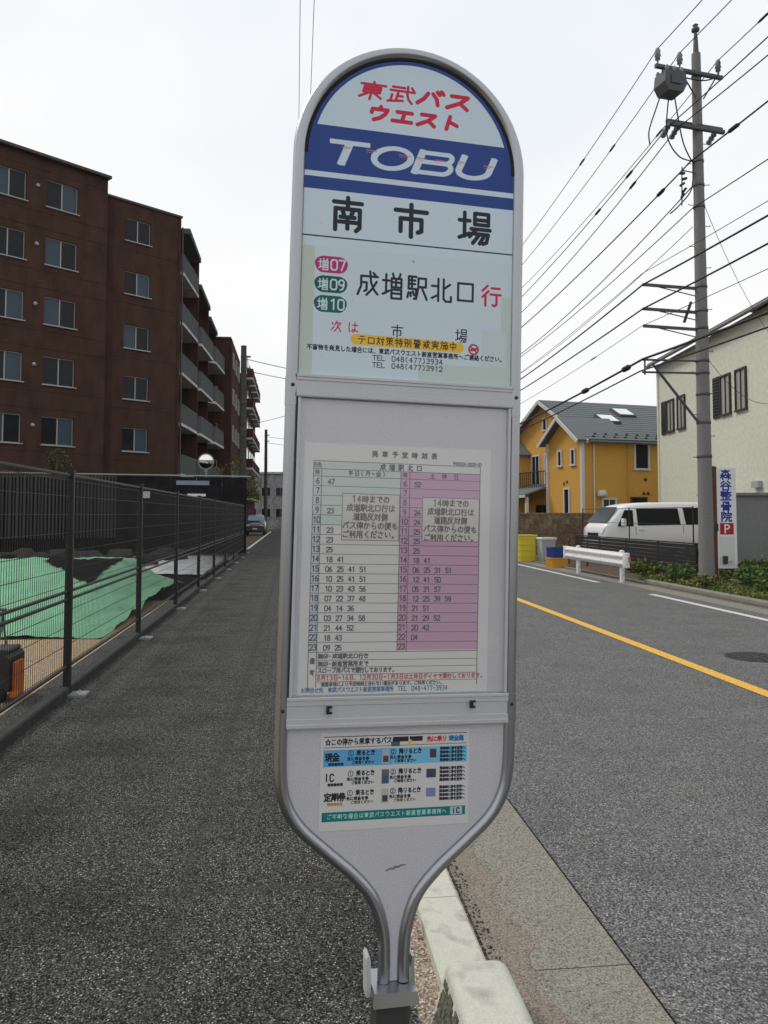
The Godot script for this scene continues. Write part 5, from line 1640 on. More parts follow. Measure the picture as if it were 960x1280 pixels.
func make_orange_house() -> void:
	var C := Vector3(13.6, 0, -36.7)
	var ho := thing("orange_house", "orange rendered two storey house with grey slate gables and skylights", "house", C)
	var a := Vector3(0.976, 0, -0.218).normalized()
	var b := Vector3(-0.218, 0, -0.976).normalized()
	var P := func(x: float, y: float, z: float) -> Vector3:
		return a * x + b * z + UP * y
	var q := Basis(a, UP, -b)
	# walls: main body, near bay, far bay
	var st := ns()
	var gx := Transform3D(Basis(b, UP, a), Vector3.ZERO)   # profile in (b, y), swept along a
	prism(st, PackedVector2Array([Vector2(0, 0), Vector2(8.6, 0), Vector2(8.6, 5.25), Vector2(4.3, 7.55), Vector2(0, 5.25)]), 0.55, 11.0, gx)
	fin(st, "wall", M.orange_wall, ho)
	st = ns()
	prism(st, PackedVector2Array([Vector2(0.004, 0), Vector2(3.15, 0), Vector2(3.15, 5.22), Vector2(1.58, 6.35), Vector2(0.004, 5.22)]), 0.0, 1.2, gx)
	fin(st, "wall", M.orange_wall, ho)
	st = ns()
	prism(st, PackedVector2Array([Vector2(6.0, 0), Vector2(8.9, 0), Vector2(8.9, 4.9), Vector2(7.45, 5.9), Vector2(6.0, 4.9)]), -0.3, 1.2, gx)
	fin(st, "wall", M.orange_wall, ho)
	# roofs
	var ov := 0.35
	st = ns()
	var y0 := 5.25 - 0.18
	roof_plane(st, P.call(0.15, y0, -ov), P.call(11.3, y0, -ov), P.call(11.3, 7.56, 4.3), P.call(0.15, 7.56, 4.3), 0.10)
	var rf := fin(st, "roof", M.slate, ho)
	st = ns()
	roof_plane(st, P.call(0.15, y0, 8.6 + ov), P.call(11.3, y0, 8.6 + ov), P.call(11.3, 7.56, 4.3), P.call(0.15, 7.56, 4.3), 0.10)
	fin(st, "roof", M.slate, ho)
	st = ns()
	for s in [[-0.28, 1.58], [3.45, 1.58]]:
		roof_plane(st, P.call(-0.4, 5.07, s[0]), P.call(2.6, 5.07, s[0]), P.call(2.6, 6.37, s[1]), P.call(-0.4, 6.37, s[1]), 0.08)
	fin(st, "roof", M.slate, ho)
	st = ns()
	for s in [[5.75, 7.45], [9.2, 7.45]]:
		roof_plane(st, P.call(-0.65, 4.78, s[0]), P.call(1.8, 4.78, s[0]), P.call(1.8, 5.94, s[1]), P.call(-0.65, 5.94, s[1]), 0.08)
	fin(st, "roof", M.slate, ho)
	# pale barge boards and gutters
	for g in [[0.10, -ov, 4.3, y0, 7.56], [0.10, 8.6 + ov, 4.3, y0, 7.56], [-0.45, -0.28, 1.58, 5.07, 6.37], [-0.45, 3.45, 1.58, 5.07, 6.37], [-0.70, 5.75, 7.45, 4.78, 5.94], [-0.70, 9.2, 7.45, 4.78, 5.94]]:
		st = ns()
		var p0: Vector3 = P.call(g[0], g[3] - 0.03, g[1])
		var p1: Vector3 = P.call(g[0], g[4] - 0.03, g[2])
		var d := (p1 - p0).normalized()
		box(st, (p0 + p1) * 0.5, Vector3((p1 - p0).length(), 0.17, 0.06), Basis(d, d.cross(a).normalized(), a))
		fin(st, "barge_board", M.trim, ho)
	st = ns()
	tube(st, [P.call(0.2, y0 - 0.02, -ov - 0.06), P.call(11.3, y0 - 0.02, -ov - 0.06)], 0.06, 8)
	fin(st, "rain_gutter", M.slate, ho)
	st = ns()
	tube(st, [P.call(0.60, 0.0, -0.08), P.call(0.60, 5.0, -0.08)], 0.04, 8)
	fin(st, "downpipe", M.trim, ho)
	st = ns()
	tube(st, [P.call(2.55, 0.0, -0.06), P.call(2.55, 5.0, -0.06)], 0.03, 8)
	fin(st, "downpipe", M.orange_wall, ho)
	# corner boards
	for s in [[0.0, 0.0], [0.0, 3.15]]:
		st = ns()
		box(st, P.call(s[0], 2.6, s[1]), Vector3(0.16, 5.2, 0.16), q)
		fin(st, "corner_board", M.trim, ho)
	# slates: courses laid on the main roof
	var slope: Vector3 = (P.call(0.15, 7.56, 4.3) - P.call(0.15, y0, -ov)).normalized()
	var rn := a.cross(slope).normalized()
	if rn.y < 0:
		rn = -rn
	var L: float = (P.call(0.15, 7.56, 4.3) - P.call(0.15, y0, -ov)).length()
	st = ns()
	for k in 18:
		var s0 := L * k / 18.0
		box(st, P.call(5.7, y0, -ov) + slope * (s0 + 0.13) + rn * 0.108, Vector3(11.1, 0.25, 0.018), Basis(a, slope, rn).rotated(a, -0.04))
	var sl := fin(st, "slate_courses", M.slate, rf)
	sl.set_meta("kind", "stuff")
	st = ns()
	for row in 2:
		for k in 18:
			box(st, P.call(0.5 + k * 0.6 + row * 0.3, y0, -ov) + slope * (0.25 + row * 0.35) + rn * 0.15, Vector3(0.12, 0.05, 0.08), Basis(a, slope, rn))
	sl = fin(st, "snow_guards", M.panel_grey, rf)
	sl.set_meta("kind", "stuff")
	# skylights
	for s in [[2.75, 0.50], [4.35, 0.70]]:
		st = ns()
		var sc: Vector3 = P.call(s[0], y0, -ov) + slope * L * s[1] + rn * 0.16
		box(st, sc, Vector3(1.05, 1.0, 0.12), Basis(a, slope, rn))
		var sk := fin(st, "skylight", M.panel_grey, rf)
		st = ns()
		box(st, sc + rn * 0.07, Vector3(0.88, 0.82, 0.03), Basis(a, slope, rn))
		fin(st, "pane", M.mirror, sk)
	# windows of the wall that faces the camera
	window_on(ho, P.call(3.35, 3.75, -0.001), a, 0.92, 1.36, M.trim, M.glass, 0, 0.1)
	window_on(ho, P.call(4.6, 1.85, -0.001), a, 0.5, 0.9, M.trim, M.glass, 0, 0.08)
	window_on(ho, P.call(1.45, 0.35, -0.001), a, 0.85, 2.05, M.trim, M.curtain, 1, 0.1)
	window_on(ho, P.call(3.15, 1.7, -0.001), a, 0.95, 0.75, M.frame_dark, M.glass, 0, 0.06)
	# windows of the near bay and of the recess
	for w in [[0.55, 3.95, 0.42, 0.85], [1.75, 3.95, 0.42, 0.85], [1.15, 1.6, 0.55, 1.3]]:
		window_on(ho, P.call(0.0, w[1], w[0] + 0.2), -b, w[2], w[3], M.trim, M.glass, 0, 0.08)
	window_on(ho, P.call(0.55, 3.1, 3.9), -b, 0.9, 1.7, M.trim, M.glass, 0, 0.08)
	window_on(ho, P.call(0.55, 3.1, 5.3), -b, 0.9, 1.7, M.trim, M.glass, 1, 0.08)
	window_on(ho, P.call(0.55, 0.1, 4.6), -b, 1.4, 2.0, M.frame_dark, M.glass, 1, 0.08)
	window_on(ho, P.call(0.55, 6.0, 4.3), -b, 0.45, 0.7, M.trim, M.glass, 0, 0.07)
	window_on(ho, P.call(-0.3, 3.0, 7.4), -b, 0.8, 1.2, M.trim, M.glass, 0, 0.08)
	# porch roof with railing above
	st = ns()
	roof_plane(st, P.call(-1.3, 2.55, 3.2), P.call(-1.3, 2.55, 6.6), P.call(0.5, 3.15, 6.6), P.call(0.5, 3.15, 3.2), 0.08)
	fin(st, "porch_roof", M.slate, ho)
	st = ns()
	box(st, P.call(-1.32, 2.52, 4.9), Vector3(0.06, 0.14, 3.4), q)
	fin(st, "porch_fascia", M.trim, ho)
	for k in 2:
		st = ns()
		box(st, P.call(-1.1, 1.25, 3.4 + k * 3.0), Vector3(0.14, 2.5, 0.14), q)
		fin(st, "porch_post", M.trim, ho)
	for k in 14:
		st = ns()
		box(st, P.call(-0.2, 3.4, 3.3 + k * 0.22), Vector3(0.03, 0.8, 0.03), q)
		fin(st, "baluster", M.frame_dark, ho)
	st = ns()
	box(st, P.call(-0.2, 3.82, 4.75), Vector3(0.05, 0.05, 3.2), q)
	fin(st, "railing", M.frame_dark, ho)
	# vent hood and little terracotta ornaments
	st = ns()
	lathe(st, [Vector2(0.0, 0.22), Vector2(0.15, 0.20), Vector2(0.22, 0.10), Vector2(0.24, -0.06), Vector2(0.20, -0.10), Vector2(0.0, -0.10)], 14, Transform3D(Basis(), P.call(0.95, 2.55, -0.2)))
	fin(st, "vent_hood", M.trim, ho)
	for s in [[3.45, 2.62, -0.01], [3.7, 2.62, -0.01], [3.55, 3.30, -0.01]]:
		st = ns()
		lathe(st, [Vector2(0.0, 0.05), Vector2(0.08, 0.03), Vector2(0.08, 0.0)], 8, Transform3D(Basis(Vector3.RIGHT, PI / 2), P.call(s[0], s[1], s[2])))
		fin(st, "wall_ornament", M.red_brown, ho)
	for s in [[1.35, 3.2], [1.62, 3.12]]:
		st = ns()
		lathe(st, [Vector2(0.0, 0.05), Vector2(0.08, 0.03), Vector2(0.08, 0.0)], 8, Transform3D(Basis(Vector3.BACK, PI / 2), P.call(0.0, s[1], s[0])))
		fin(st, "wall_ornament", M.red_brown, ho)

	# garden wall of tan blocks, block by block
	var W0 := Vector3(8.4, 0, -30.6)
	var W1 := Vector3(12.6, 0, -31.4)
	var bw := thing("block_wall", "tan split block garden wall before the orange house", "wall", W0)
	var d := (W1 - W0)
	var len := d.length()
	d = d.normalized()
	var wb := Basis(d, UP, d.cross(UP))
	rng.seed = 17
	var bmeshes := []
	for k in 4:
		var s2 := ns()
		bbox(s2, Vector3.ZERO, Vector3(0.388, 0.188, 0.16), 0.012)
		# rough split face
		for j in 6:
			box(s2, Vector3(rng.randf_range(-0.14, 0.14), rng.randf_range(-0.06, 0.06), 0.08), Vector3(rng.randf_range(0.06, 0.14), rng.randf_range(0.03, 0.07), rng.randf_range(0.01, 0.035)))
		s2.generate_normals()
		bmeshes.append(s2.commit())
	for r in 8:
		for k in int(len / 0.4) + 1:
			var x := k * 0.4 + (0.2 if r % 2 else 0.0)
			if x > len:
				continue
			inst(bmeshes[rng.randi() % 4], "block", M.blocks[rng.randi() % 4], bw, Transform3D(wb, d * x + UP * (0.12 + r * 0.2)))
	st = ns()
	box(st, d * len * 0.5 + UP * 0.8, Vector3(len, 1.58, 0.10), wb)
	fin(st, "mortar", M.blocks[1], bw)
	st = ns()
	box(st, d * len * 0.5 + UP * 1.64, Vector3(len + 0.4, 0.05, 0.22), wb)
	fin(st, "coping", M.blocks[2], bw)

func make_white_building() -> void:
	var r := (Vector3(14.89, 0, -20.44) - Vector3(16.39, 0, -34.39)).normalized()
	var wb := thing("white_building", "pale lap sided building with dark shuttered windows behind the utility pole", "building", Vector3(16.39, 0, -34.39))
	var n := r.cross(UP)
	var L := 20.0
	var bs := Basis(r, UP, n)
	var st := ns()
	box(st, r * L * 0.5 - n * 4.0 + UP * 4.2, Vector3(L, 8.4, 8.0), bs)
	fin(st, "wall", M.siding, wb)
	# lap siding boards, each tilted over the one below
	st = ns()
	for k in 40:
		box(st, r * L * 0.5 + n * 0.014 + UP * (0.2 + k * 0.2046), Vector3(L + 0.02, 0.213, 0.02), bs * Basis(Vector3.RIGHT, 0.06))
	var sd := fin(st, "siding_boards", M.siding, wb)
	sd.set_meta("kind", "stuff")
	st = ns()
	box(st, n * 0.03 - r * 0.03 + UP * 4.2, Vector3(0.14, 8.4, 0.1), bs)
	fin(st, "corner_board", M.siding, wb)
	# roof
	st = ns()
	roof_plane(st, n * 0.35 - r * 0.35 + UP * 8.36, r * (L + 0.3) + n * 0.35 + UP * 8.36, r * (L + 0.3) - n * 4.4 + UP * 10.9, -r * 0.35 - n * 4.4 + UP * 10.9, 0.12)
	fin(st, "roof", M.grey_metal, wb)
	st = ns()
	roof_plane(st, -n * 9.0 - r * 0.35 + UP * 8.36, r * (L + 0.3) - n * 9.0 + UP * 8.36, r * (L + 0.3) - n * 4.4 + UP * 10.9, -r * 0.35 - n * 4.4 + UP * 10.9, 0.12)
	fin(st, "roof", M.grey_metal, wb)
	st = ns()
	prism(st, PackedVector2Array([Vector2(0, 8.4), Vector2(-8.0, 8.4), Vector2(-4.4, 10.8)]), 0.0, 0.2, Transform3D(Basis(n, UP, r), Vector3.ZERO))
	fin(st, "gable", M.siding, wb)
	st = ns()
	tube(st, [n * 0.42 + UP * 8.34 - r * 0.3, n * 0.42 + UP * 8.34 + r * L], 0.07, 8)
	fin(st, "rain_gutter", M.grey_metal, wb)
	# windows with shutters, two groups
	for g in [[0.55, 5.15, 1.42], [6.1, 5.2, 1.5]]:
		for k in 2:
			window_on(wb, r * (g[0] + 0.95 + k * 1.25) + UP * g[1] + n * 0.03, r, 0.85, g[2], M.frame_dark, M.pale_pane, 1, 0.06)
		st = ns()
		box(st, r * (g[0] + 0.15) + UP * (g[1] + g[2] * 0.5) + n * 0.05, Vector3(0.55, g[2] + 0.04, 0.06), bs)
		for j in 12:
			box(st, r * (g[0] + 0.15) + UP * (g[1] + 0.1 + j * (g[2] - 0.2) / 11.0) + n * 0.085, Vector3(0.46, 0.05, 0.012), bs * Basis(Vector3.RIGHT, 0.5))
		fin(st, "shutter", M.black, wb)
	st = ns()
	box(st, r * 9.4 + n * 0.10 + UP * 2.6, Vector3(0.5, 0.22, 0.16), bs)
	fin(st, "wall_lamp", M.grey_box, wb)
	st = ns()
	tube(st, [r * 4.6 + n * 0.07, r * 4.6 + n * 0.07 + UP * 5.2], 0.04, 8)
	fin(st, "downpipe", M.siding, wb)
	# grey metal store in front of it
	var gs := thing("metal_store", "plain grey metal storage shed behind the red brown pole", "shed", Vector3(12.75, 0.05, -19.95), -0.1)
	st = ns()
	bbox(st, Vector3(0, 1.02, 0), Vector3(3.6, 2.04, 1.4), 0.02)
	fin(st, "body", M.grey_metal, gs)
	st = ns()
	bbox(st, Vector3(0, 2.07, 0.03), Vector3(3.7, 0.07, 1.55), 0.01)
	fin(st, "roof", M.grey_metal, gs)
	for k in 2:
		st = ns()
		box(st, Vector3(-0.88 + k * 1.76, 1.0, 0.712), Vector3(1.66, 1.86, 0.02))
		fin(st, "door", M.grey_metal, gs)
	st = ns()
	box(st, Vector3(0.3, 1.96, 0.74), Vector3(1.2, 0.09, 0.03))
	fin(st, "name_plate", M.frame_dark, gs)

# ---------------------------------------------------------------- vehicles
# body lofted from stations: [x, y_low, y_belt, y_top, half_low, half_belt, half_top]
func car_ring(s: Array) -> Array:
	var r := []
	var pr := [[s[4] * 0.90, s[1]], [s[4], s[1] + 0.10], [s[5] + 0.01, lerpf(s[1], s[2], 0.55)], [s[5], s[2]], [lerpf(s[5], s[6], 0.55), lerpf(s[2], s[3], 0.6)], [s[6], s[3] - 0.09], [s[6] * 0.82, s[3] - 0.02], [s[6] * 0.4, s[3]]]
	for p in pr:
		r.append(Vector3(s[0], p[1], p[0]))
	for i in range(pr.size() - 1, -1, -1):
		r.append(Vector3(s[0], pr[i][1], -pr[i][0]))
	return r

func car_body(st: SurfaceTool, sts: Array) -> void:
	var rings := []
	for s in sts:
		rings.append(car_ring(s))
	st.set_smooth_group(7)
	var n: int = rings[0].size()
	for i in rings.size() - 1:
		for k in n:
			var l := (k + 1) % n
			var a: Vector3 = rings[i][k]
			var c: Vector3 = rings[i + 1][l]
			quad(st, a, rings[i][l], c, rings[i + 1][k], Vector3(0, (a.y + c.y) * 0.5 - 0.95, (a.z + c.z) * 0.5) if k != n - 1 else Vector3.DOWN)
	st.set_smooth_group(-1)
	for e in [0, rings.size() - 1]:
		var mid := Vector3.ZERO
		for p in rings[e]:
			mid += p / n
		for k in n:
			tri(st, mid, rings[e][k], rings[e][(k + 1) % n], Vector3(-1 if e == 0 else 1, 0, 0))

func side_pane(parent: Node, called: String, m: Material, s: Array, x: Array, y0: float, y1: float, side: float, th := 0.006) -> void:
	# x: [low front, low back, high back, high front]; follows the lean of the upper side
	var st := ns()
	var W := func(y: float) -> float:
		var k: float = (y - s[0]) / (s[1] - s[0])
		return lerpf(s[2], s[3], clampf(k, 0.0, 1.0))
	var mid := (y0 + y1) * 0.5
	var c := []
	for e in [[x[0], y0], [x[1], y0], [x[2], y1], [x[3], y1]]:
		c.append(Vector3(e[0], e[1], side * (W.call(e[1]) + th)))
	var inn := []
	for p in c:
		inn.append(p - Vector3(0, 0, side * 0.02))
	quad(st, c[0], c[1], c[2], c[3], Vector3(0, 0.2, side))
	for i in 4:
		var j := (i + 1) % 4
		quad(st, c[i], c[j], inn[j], inn[i], (c[i] + c[j]) * 0.5 - (c[0] + c[2]) * 0.5)
	var _m := mid
	fin(st, called, m, parent)

func wheel(parent: Node, at: Vector3, r: float, side: float) -> void:
	var st := ns()
	var xf := Transform3D(Basis(Vector3.RIGHT, PI / 2), at)
	lathe(st, [Vector2(r * 0.6, -0.09), Vector2(r * 0.93, -0.09), Vector2(r, -0.06), Vector2(r, 0.06), Vector2(r * 0.93, 0.09), Vector2(r * 0.6, 0.09)], 24, xf)
	var w := fin(st, "wheel", M.rubber, parent)
	st = ns()
	lathe(st, [Vector2(r * 0.62, -0.07), Vector2(r * 0.55, 0.0), Vector2(r * 0.62, 0.07), Vector2(r * 0.5, 0.085 * 1.0), Vector2(0.0, 0.08)] if side > 0 else [Vector2(0.0, -0.08), Vector2(r * 0.5, -0.085), Vector2(r * 0.62, -0.07), Vector2(r * 0.62, 0.07)], 16, xf)
	fin(st, "rim", M.galv, w)

func make_van() -> void:
	# front points to -x of its own frame
	var v := thing("white_van", "white passenger van with dark windows parked behind the black slat fence", "van", Vector3(12.78, 0.05, -27.35), 0.10)
	v.rotation.z = 0.012
	var st := ns()
	car_body(st, [[-2.38, 0.42, 0.82, 0.98, 0.70, 0.72, 0.68], [-2.34, 0.34, 0.98, 1.14, 0.80, 0.80, 0.76], [-2.22, 0.30, 1.08, 1.28, 0.83, 0.82, 0.76], [-1.98, 0.30, 1.11, 1.55, 0.845, 0.835, 0.73], [-1.70, 0.30, 1.12, 1.82, 0.845, 0.845, 0.71], [-1.45, 0.30, 1.13, 1.91, 0.845, 0.845, 0.70], [-1.10, 0.30, 1.13, 1.95, 0.845, 0.845, 0.70], [-0.4, 0.30, 1.14, 1.98, 0.845, 0.845, 0.70], [1.2, 0.30, 1.14, 1.98, 0.845, 0.845, 0.70], [2.1, 0.32, 1.14, 1.96, 0.845, 0.84, 0.69], [2.30, 0.36, 1.12, 1.90, 0.82, 0.82, 0.66], [2.36, 0.45, 1.10, 1.80, 0.78, 0.78, 0.62]])
	fin(st, "body", M.van, v)
	var lean := [1.14, 1.86, 0.846, 0.735]
	for side in [1.0, -1.0]:
		side_pane(v, "side_window", M.glass, lean, [-1.88, -1.28, -1.26, -1.56], 1.16, 1.72, side)
		side_pane(v, "side_window", M.glass, lean, [-1.12, 0.52, 0.46, -1.12], 1.18, 1.76, side)
		side_pane(v, "side_window", M.glass, lean, [0.72, 2.16, 2.10, 0.66], 1.18, 1.77, side)
		for x in [-1.2, 0.62]:
			side_pane(v, "door_seam", M.black, [0.6, 1.14, 0.846, 0.850], [x - 0.008, x + 0.008, x + 0.008, x - 0.008], 0.45, 1.14, side, 0.004)
		st = ns()
		bbox(st, Vector3(-1.0, 1.04, side * 0.865), Vector3(0.18, 0.035, 0.03), 0.008)
		fin(st, "door_handle", M.white_paint, v)
		st = ns()
		bbox(st, Vector3(-1.72, 1.30, side * 0.97), Vector3(0.10, 0.26, 0.18), 0.03)
		fin(st, "wing_mirror", M.white_paint, v)
		for x in [-1.55, 1.0]:
			wheel(v, Vector3(x, 0.32, side * 0.74), 0.32, side)
		st = ns()
		bbox(st, Vector3(-2.27, 0.86, side * 0.62), Vector3(0.14, 0.22, 0.34), 0.04)
		fin(st, "headlight", M.lamp, v)
		st = ns()
		bbox(st, Vector3(2.34, 1.05, side * 0.74), Vector3(0.08, 0.55, 0.12), 0.02)
		fin(st, "tail_light", M.tail, v)
	# windscreen
	st = ns()
	quad(st, Vector3(-2.22, 1.29, -0.70), Vector3(-2.22, 1.29, 0.70), Vector3(-1.73, 1.81, 0.64), Vector3(-1.73, 1.81, -0.64), Vector3(-1, 1, 0))
	fin(st, "windscreen", M.glass, v).position = Vector3(-0.03, 0.02, 0)
	st = ns()
	bbox(st, Vector3(-2.36, 0.55, 0), Vector3(0.12, 0.26, 1.5), 0.04)
	fin(st, "bumper", M.van, v)
	st = ns()
	box(st, Vector3(-2.355, 0.86, 0), Vector3(0.06, 0.16, 0.8))
	fin(st, "grille", M.black, v)

func make_car() -> void:
	var c := thing("dark_car", "small dark car facing the camera far up the left side", "car", Vector3(-3.0, 0.0, -64.0), -PI / 2 + 0.05)
	c.rotation.y = PI / 2
	# front points to -x of its own frame, turned towards the camera
	var st := ns()
	car_body(st, [[-1.75, 0.35, 0.55, 0.70, 0.62, 0.64, 0.6], [-1.68, 0.25, 0.70, 0.85, 0.74, 0.74, 0.68], [-1.3, 0.22, 0.82, 0.98, 0.76, 0.75, 0.68], [-0.95, 0.22, 0.92, 1.12, 0.76, 0.76, 0.64], [-0.45, 0.22, 0.95, 1.50, 0.76, 0.76, 0.60], [0.0, 0.22, 0.95, 1.58, 0.76, 0.76, 0.60], [1.3, 0.22, 0.95, 1.55, 0.76, 0.76, 0.58], [1.65, 0.28, 0.93, 1.30, 0.74, 0.74, 0.56], [1.75, 0.36, 0.85, 1.05, 0.68, 0.68, 0.56]])
	fin(st, "body", M.car_dark, c)
	st = ns()
	quad(st, Vector3(-1.0, 1.12, -0.60), Vector3(-1.0, 1.12, 0.60), Vector3(-0.46, 1.52, 0.56), Vector3(-0.46, 1.52, -0.56), Vector3(-1, 1, 0))
	fin(st, "windscreen", M.windshield, c)
	for side in [1.0, -1.0]:
		side_pane(c, "side_window", M.glass, [0.95, 1.45, 0.765, 0.64], [-0.75, 1.3, 1.2, -0.40], 1.0, 1.42, side)
		for x in [-1.1, 1.1]:
			wheel(c, Vector3(x, 0.28, side * 0.68), 0.28, side)
		st = ns()
		bbox(st, Vector3(-1.66, 0.74, side * 0.52), Vector3(0.14, 0.14, 0.26), 0.03)
		fin(st, "headlight", M.lamp, c)
	st = ns()
	box(st, Vector3(-1.77, 0.5, 0), Vector3(0.02, 0.11, 0.34))
	fin(st, "number_plate", M.white_paint, c)

# ---------------------------------------------------------------- right side street things
func make_roadside() -> void:
	# guard rail
	var gr := thing("guard_rail", "short white steel guard rail on two posts beside the far lane", "guard rail", Vector3(7.62, 0, -19.5))
	for z in [1.45, -1.45]:
		var st := ns()
		tube(st, [Vector3(0, -0.05, z), Vector3(0, 0.74, z)], 0.057, 14)
		lathe(st, [Vector2(0.062, 0.72), Vector2(0.062, 0.745), Vector2(0.03, 0.765), Vector2(0, 0.77)], 14, Transform3D(Basis(), Vector3(0, 0, z)))
		fin(st, "post", M.white_paint, gr)
		st = ns()
		box(st, Vector3(-0.075, 0.55, z), Vector3(0.05, 0.2, 0.1))
		fin(st, "bracket", M.white_paint, gr)
	var s := ns()
	var w := PackedVector2Array()
	var back := []
	for k in 15:
		var t := k / 14.0
		var y := 0.38 + t * 0.34
		var x := -0.115 - 0.035 * cos(t * TAU * 2.0 + PI)
		w.append(Vector2(x, y))
		back.push_front(Vector2(x + 0.012, y))
	for p in back:
		w.append(p)
	prism(s, w, -2.2, 1.85, Transform3D(), false)
	var beam := fin(s, "beam", M.white_paint, gr)
	beam.set_meta("label", "ribbed white beam")
	# rounded end piece
	for z in [1.86, -2.2]:
		s = ns()
		lathe(s, [Vector2(0.075, 0.38), Vector2(0.08, 0.40), Vector2(0.08, 0.70), Vector2(0.075, 0.72), Vector2(0.0, 0.72)], 16, Transform3D(Basis(), Vector3(-0.075, 0, z)))
		fin(s, "end_piece", M.white_paint, gr)
	s = ns()
	box(s, Vector3(-0.03, 0.57, 1.945), Vector3(0.05, 0.12, 0.012))
	fin(s, "reflector", M.orange, gr)
	# black slat fence
	var bf := thing("slat_fence", "low black horizontal slat fence before the white van", "fence", Vector3(9.47, 0.05, -18.1))
	for k in 8:
		s = ns()
		bbox(s, Vector3(0, 0.08 + k * 0.1, -4.1), Vector3(0.02, 0.092, 8.2), 0.004)
		fin(s, "slat", M.slat, bf)
	for k in 5:
		s = ns()
		bbox(s, Vector3(0.04, 0.42, -0.05 - k * 2.025), Vector3(0.05, 0.05, 0.84), 0.005, Basis(Vector3.RIGHT, -PI / 2))
		fin(s, "post", M.slat, bf)
	s = ns()
	bbox(s, Vector3(0.02, 0.853, -4.1), Vector3(0.08, 0.03, 8.24), 0.005)
	fin(s, "top_cap", M.slat, bf)
	for k in 3:
		s = ns()
		tube(s, [Vector3(0.05, 0.8, -0.2 - k * 3.7), Vector3(0.05, 1.75, -0.2 - k * 3.7)], 0.017, 6)
		fin(s, "pipe_upright", M.slat, bf)
	s = ns()
	tube(s, [Vector3(0.05, 1.72, -0.2), Vector3(0.05, 1.72, -7.6)], 0.008, 5)
	tube(s, [Vector3(0.05, 1.3, -0.2), Vector3(0.05, 1.3, -7.6)], 0.006, 5)
	fin(s, "stay_wire", M.slat, bf)
	# low black wall under the shed
	var lw := thing("low_wall", "low black block wall below the grey shed", "wall", Vector3(10.0, 0.05, -18.75), -0.08)
	for r in 2:
		for k in 12:
			s = ns()
			bbox(s, Vector3(0.2 + k * 0.4 + (0.2 if r else 0.0), 0.1 + r * 0.2, 0), Vector3(0.392, 0.192, 0.15), 0.01)
			fin(s, "block", M.stone_dark, lw)
	# concrete drain cover on the bank
	s = ns()
	bbox(s, Vector3.ZERO, Vector3(0.6, 0.06, 0.9), 0.015)
	var dc := fin(s, "drain_slab", M.gutter, null)
	dc.position = Vector3(10.0, 0.12, -16.6)
	tag(dc, "flat grey concrete slab lying in the weeds", "slab")
	# clinic sign
	var cs := thing("clinic_sign", "tall white sign with blue characters and a red P by the pole", "sign", Vector3(9.98, 0.05, -17.62), -0.18)
	var sh := sheet(-0.23, 0.23, 0.30, 2.62, 420.0, Color(0.86, 0.87, 0.88))
	var blue := Color(0.07, 0.16, 0.55)
	var col := "森谷整骨院"
	for k in 5:
		write(sh, col[k], -0.125, 2.58 - k * 0.245, 0.215, 0.25, 0.3, 0.017, blue)
	rect(sh, -0.15, 0.16, 1.08, 1.35, Color(0.66, 0.08, 0.14))
	write(sh, "P", -0.055, 1.315, 0.20, 0.21, 0.2, 0.016, Color(0.9, 0.9, 0.9))
	rect(sh, -0.17, 0.18, 0.36, 1.04, Color(0.80, 0.81, 0.80))
	plate(cs, "face", PackedVector2Array([Vector2(-0.23, 0.30), Vector2(0.23, 0.30), Vector2(0.23, 2.62), Vector2(-0.23, 2.62)]), -0.03, 0.0, sh, print_mat(sh, 0.5))
	for x in [-0.2, 0.2]:
		s = ns()
		box(s, Vector3(x, 1.3, -0.06), Vector3(0.05, 2.6, 0.05))
		fin(s, "leg", M.galv, cs)
	s = ns()
	bbox(s, Vector3(-0.05, 0.50, 0.03), Vector3(0.10, 0.18, 0.05), 0.01)
	fin(s, "switch_box", M.frame_dark, cs)
	# red brown pole
	var rp := thing("red_pole", "rusty red brown steel pole right beside the utility pole", "pole", Vector3(9.53, 0.05, -17.35))
	s = ns()
	tube(s, [Vector3(0, -0.02, 0), Vector3(0, 2.62, 0)], 0.068, 14)
	lathe(s, [Vector2(0.075, 2.60), Vector2(0.075, 2.64), Vector2(0.0, 2.66)], 14)
	fin(s, "shaft", M.red_brown, rp)
	for y in [1.25, 1.33]:
		s = ns()
		lathe(s, [Vector2(0.068, y - 0.02), Vector2(0.076, y - 0.02), Vector2(0.076, y + 0.02), Vector2(0.068, y + 0.02)], 14)
		fin(s, "band", M.iron, rp)
	s = ns()
	box(s, Vector3(-0.01, 1.25, 0.09), Vector3(0.10, 0.16, 0.05))
	fin(s, "meter_box", M.iron, rp)
	# bins and crates by the garden wall
	var yb := thing("yellow_bin", "tall yellow covered bin standing at the kerb beside the sign", "bin", Vector3(7.75, 0.0, -26.4), 0.1)
	s = ns()
	bbox(s, Vector3(0, 0.44, 0), Vector3(0.62, 0.5, 0.84), 0.05, Basis(Vector3.RIGHT, -PI / 2))
	fin(s, "cover", M.yellow, yb)
	s = ns()
	for k in 4:
		box(s, Vector3(-0.32, 0.2 + k * 0.2, 0), Vector3(0.02, 0.03, 0.46))
		box(s, Vector3(0.0, 0.2 + k * 0.2, 0.255), Vector3(0.6, 0.03, 0.02))
	fin(s, "straps", M.yellow, yb)
	s = ns()
	box(s, Vector3(0, 0.89, 0), Vector3(0.66, 0.05, 0.54))
	fin(s, "lid", M.yellow, yb)
	var gb := thing("grey_bin", "pale grey plastic bin next to the yellow bin", "bin", Vector3(8.35, 0.05, -26.0), 0.1)
	s = ns()
	prism(s, PackedVector2Array([Vector2(-0.20, 0.0), Vector2(0.20, 0.0), Vector2(0.25, 0.72), Vector2(-0.25, 0.72)]), -0.22, 0.22)
	fin(s, "body", M.grey_box, gb)
	s = ns()
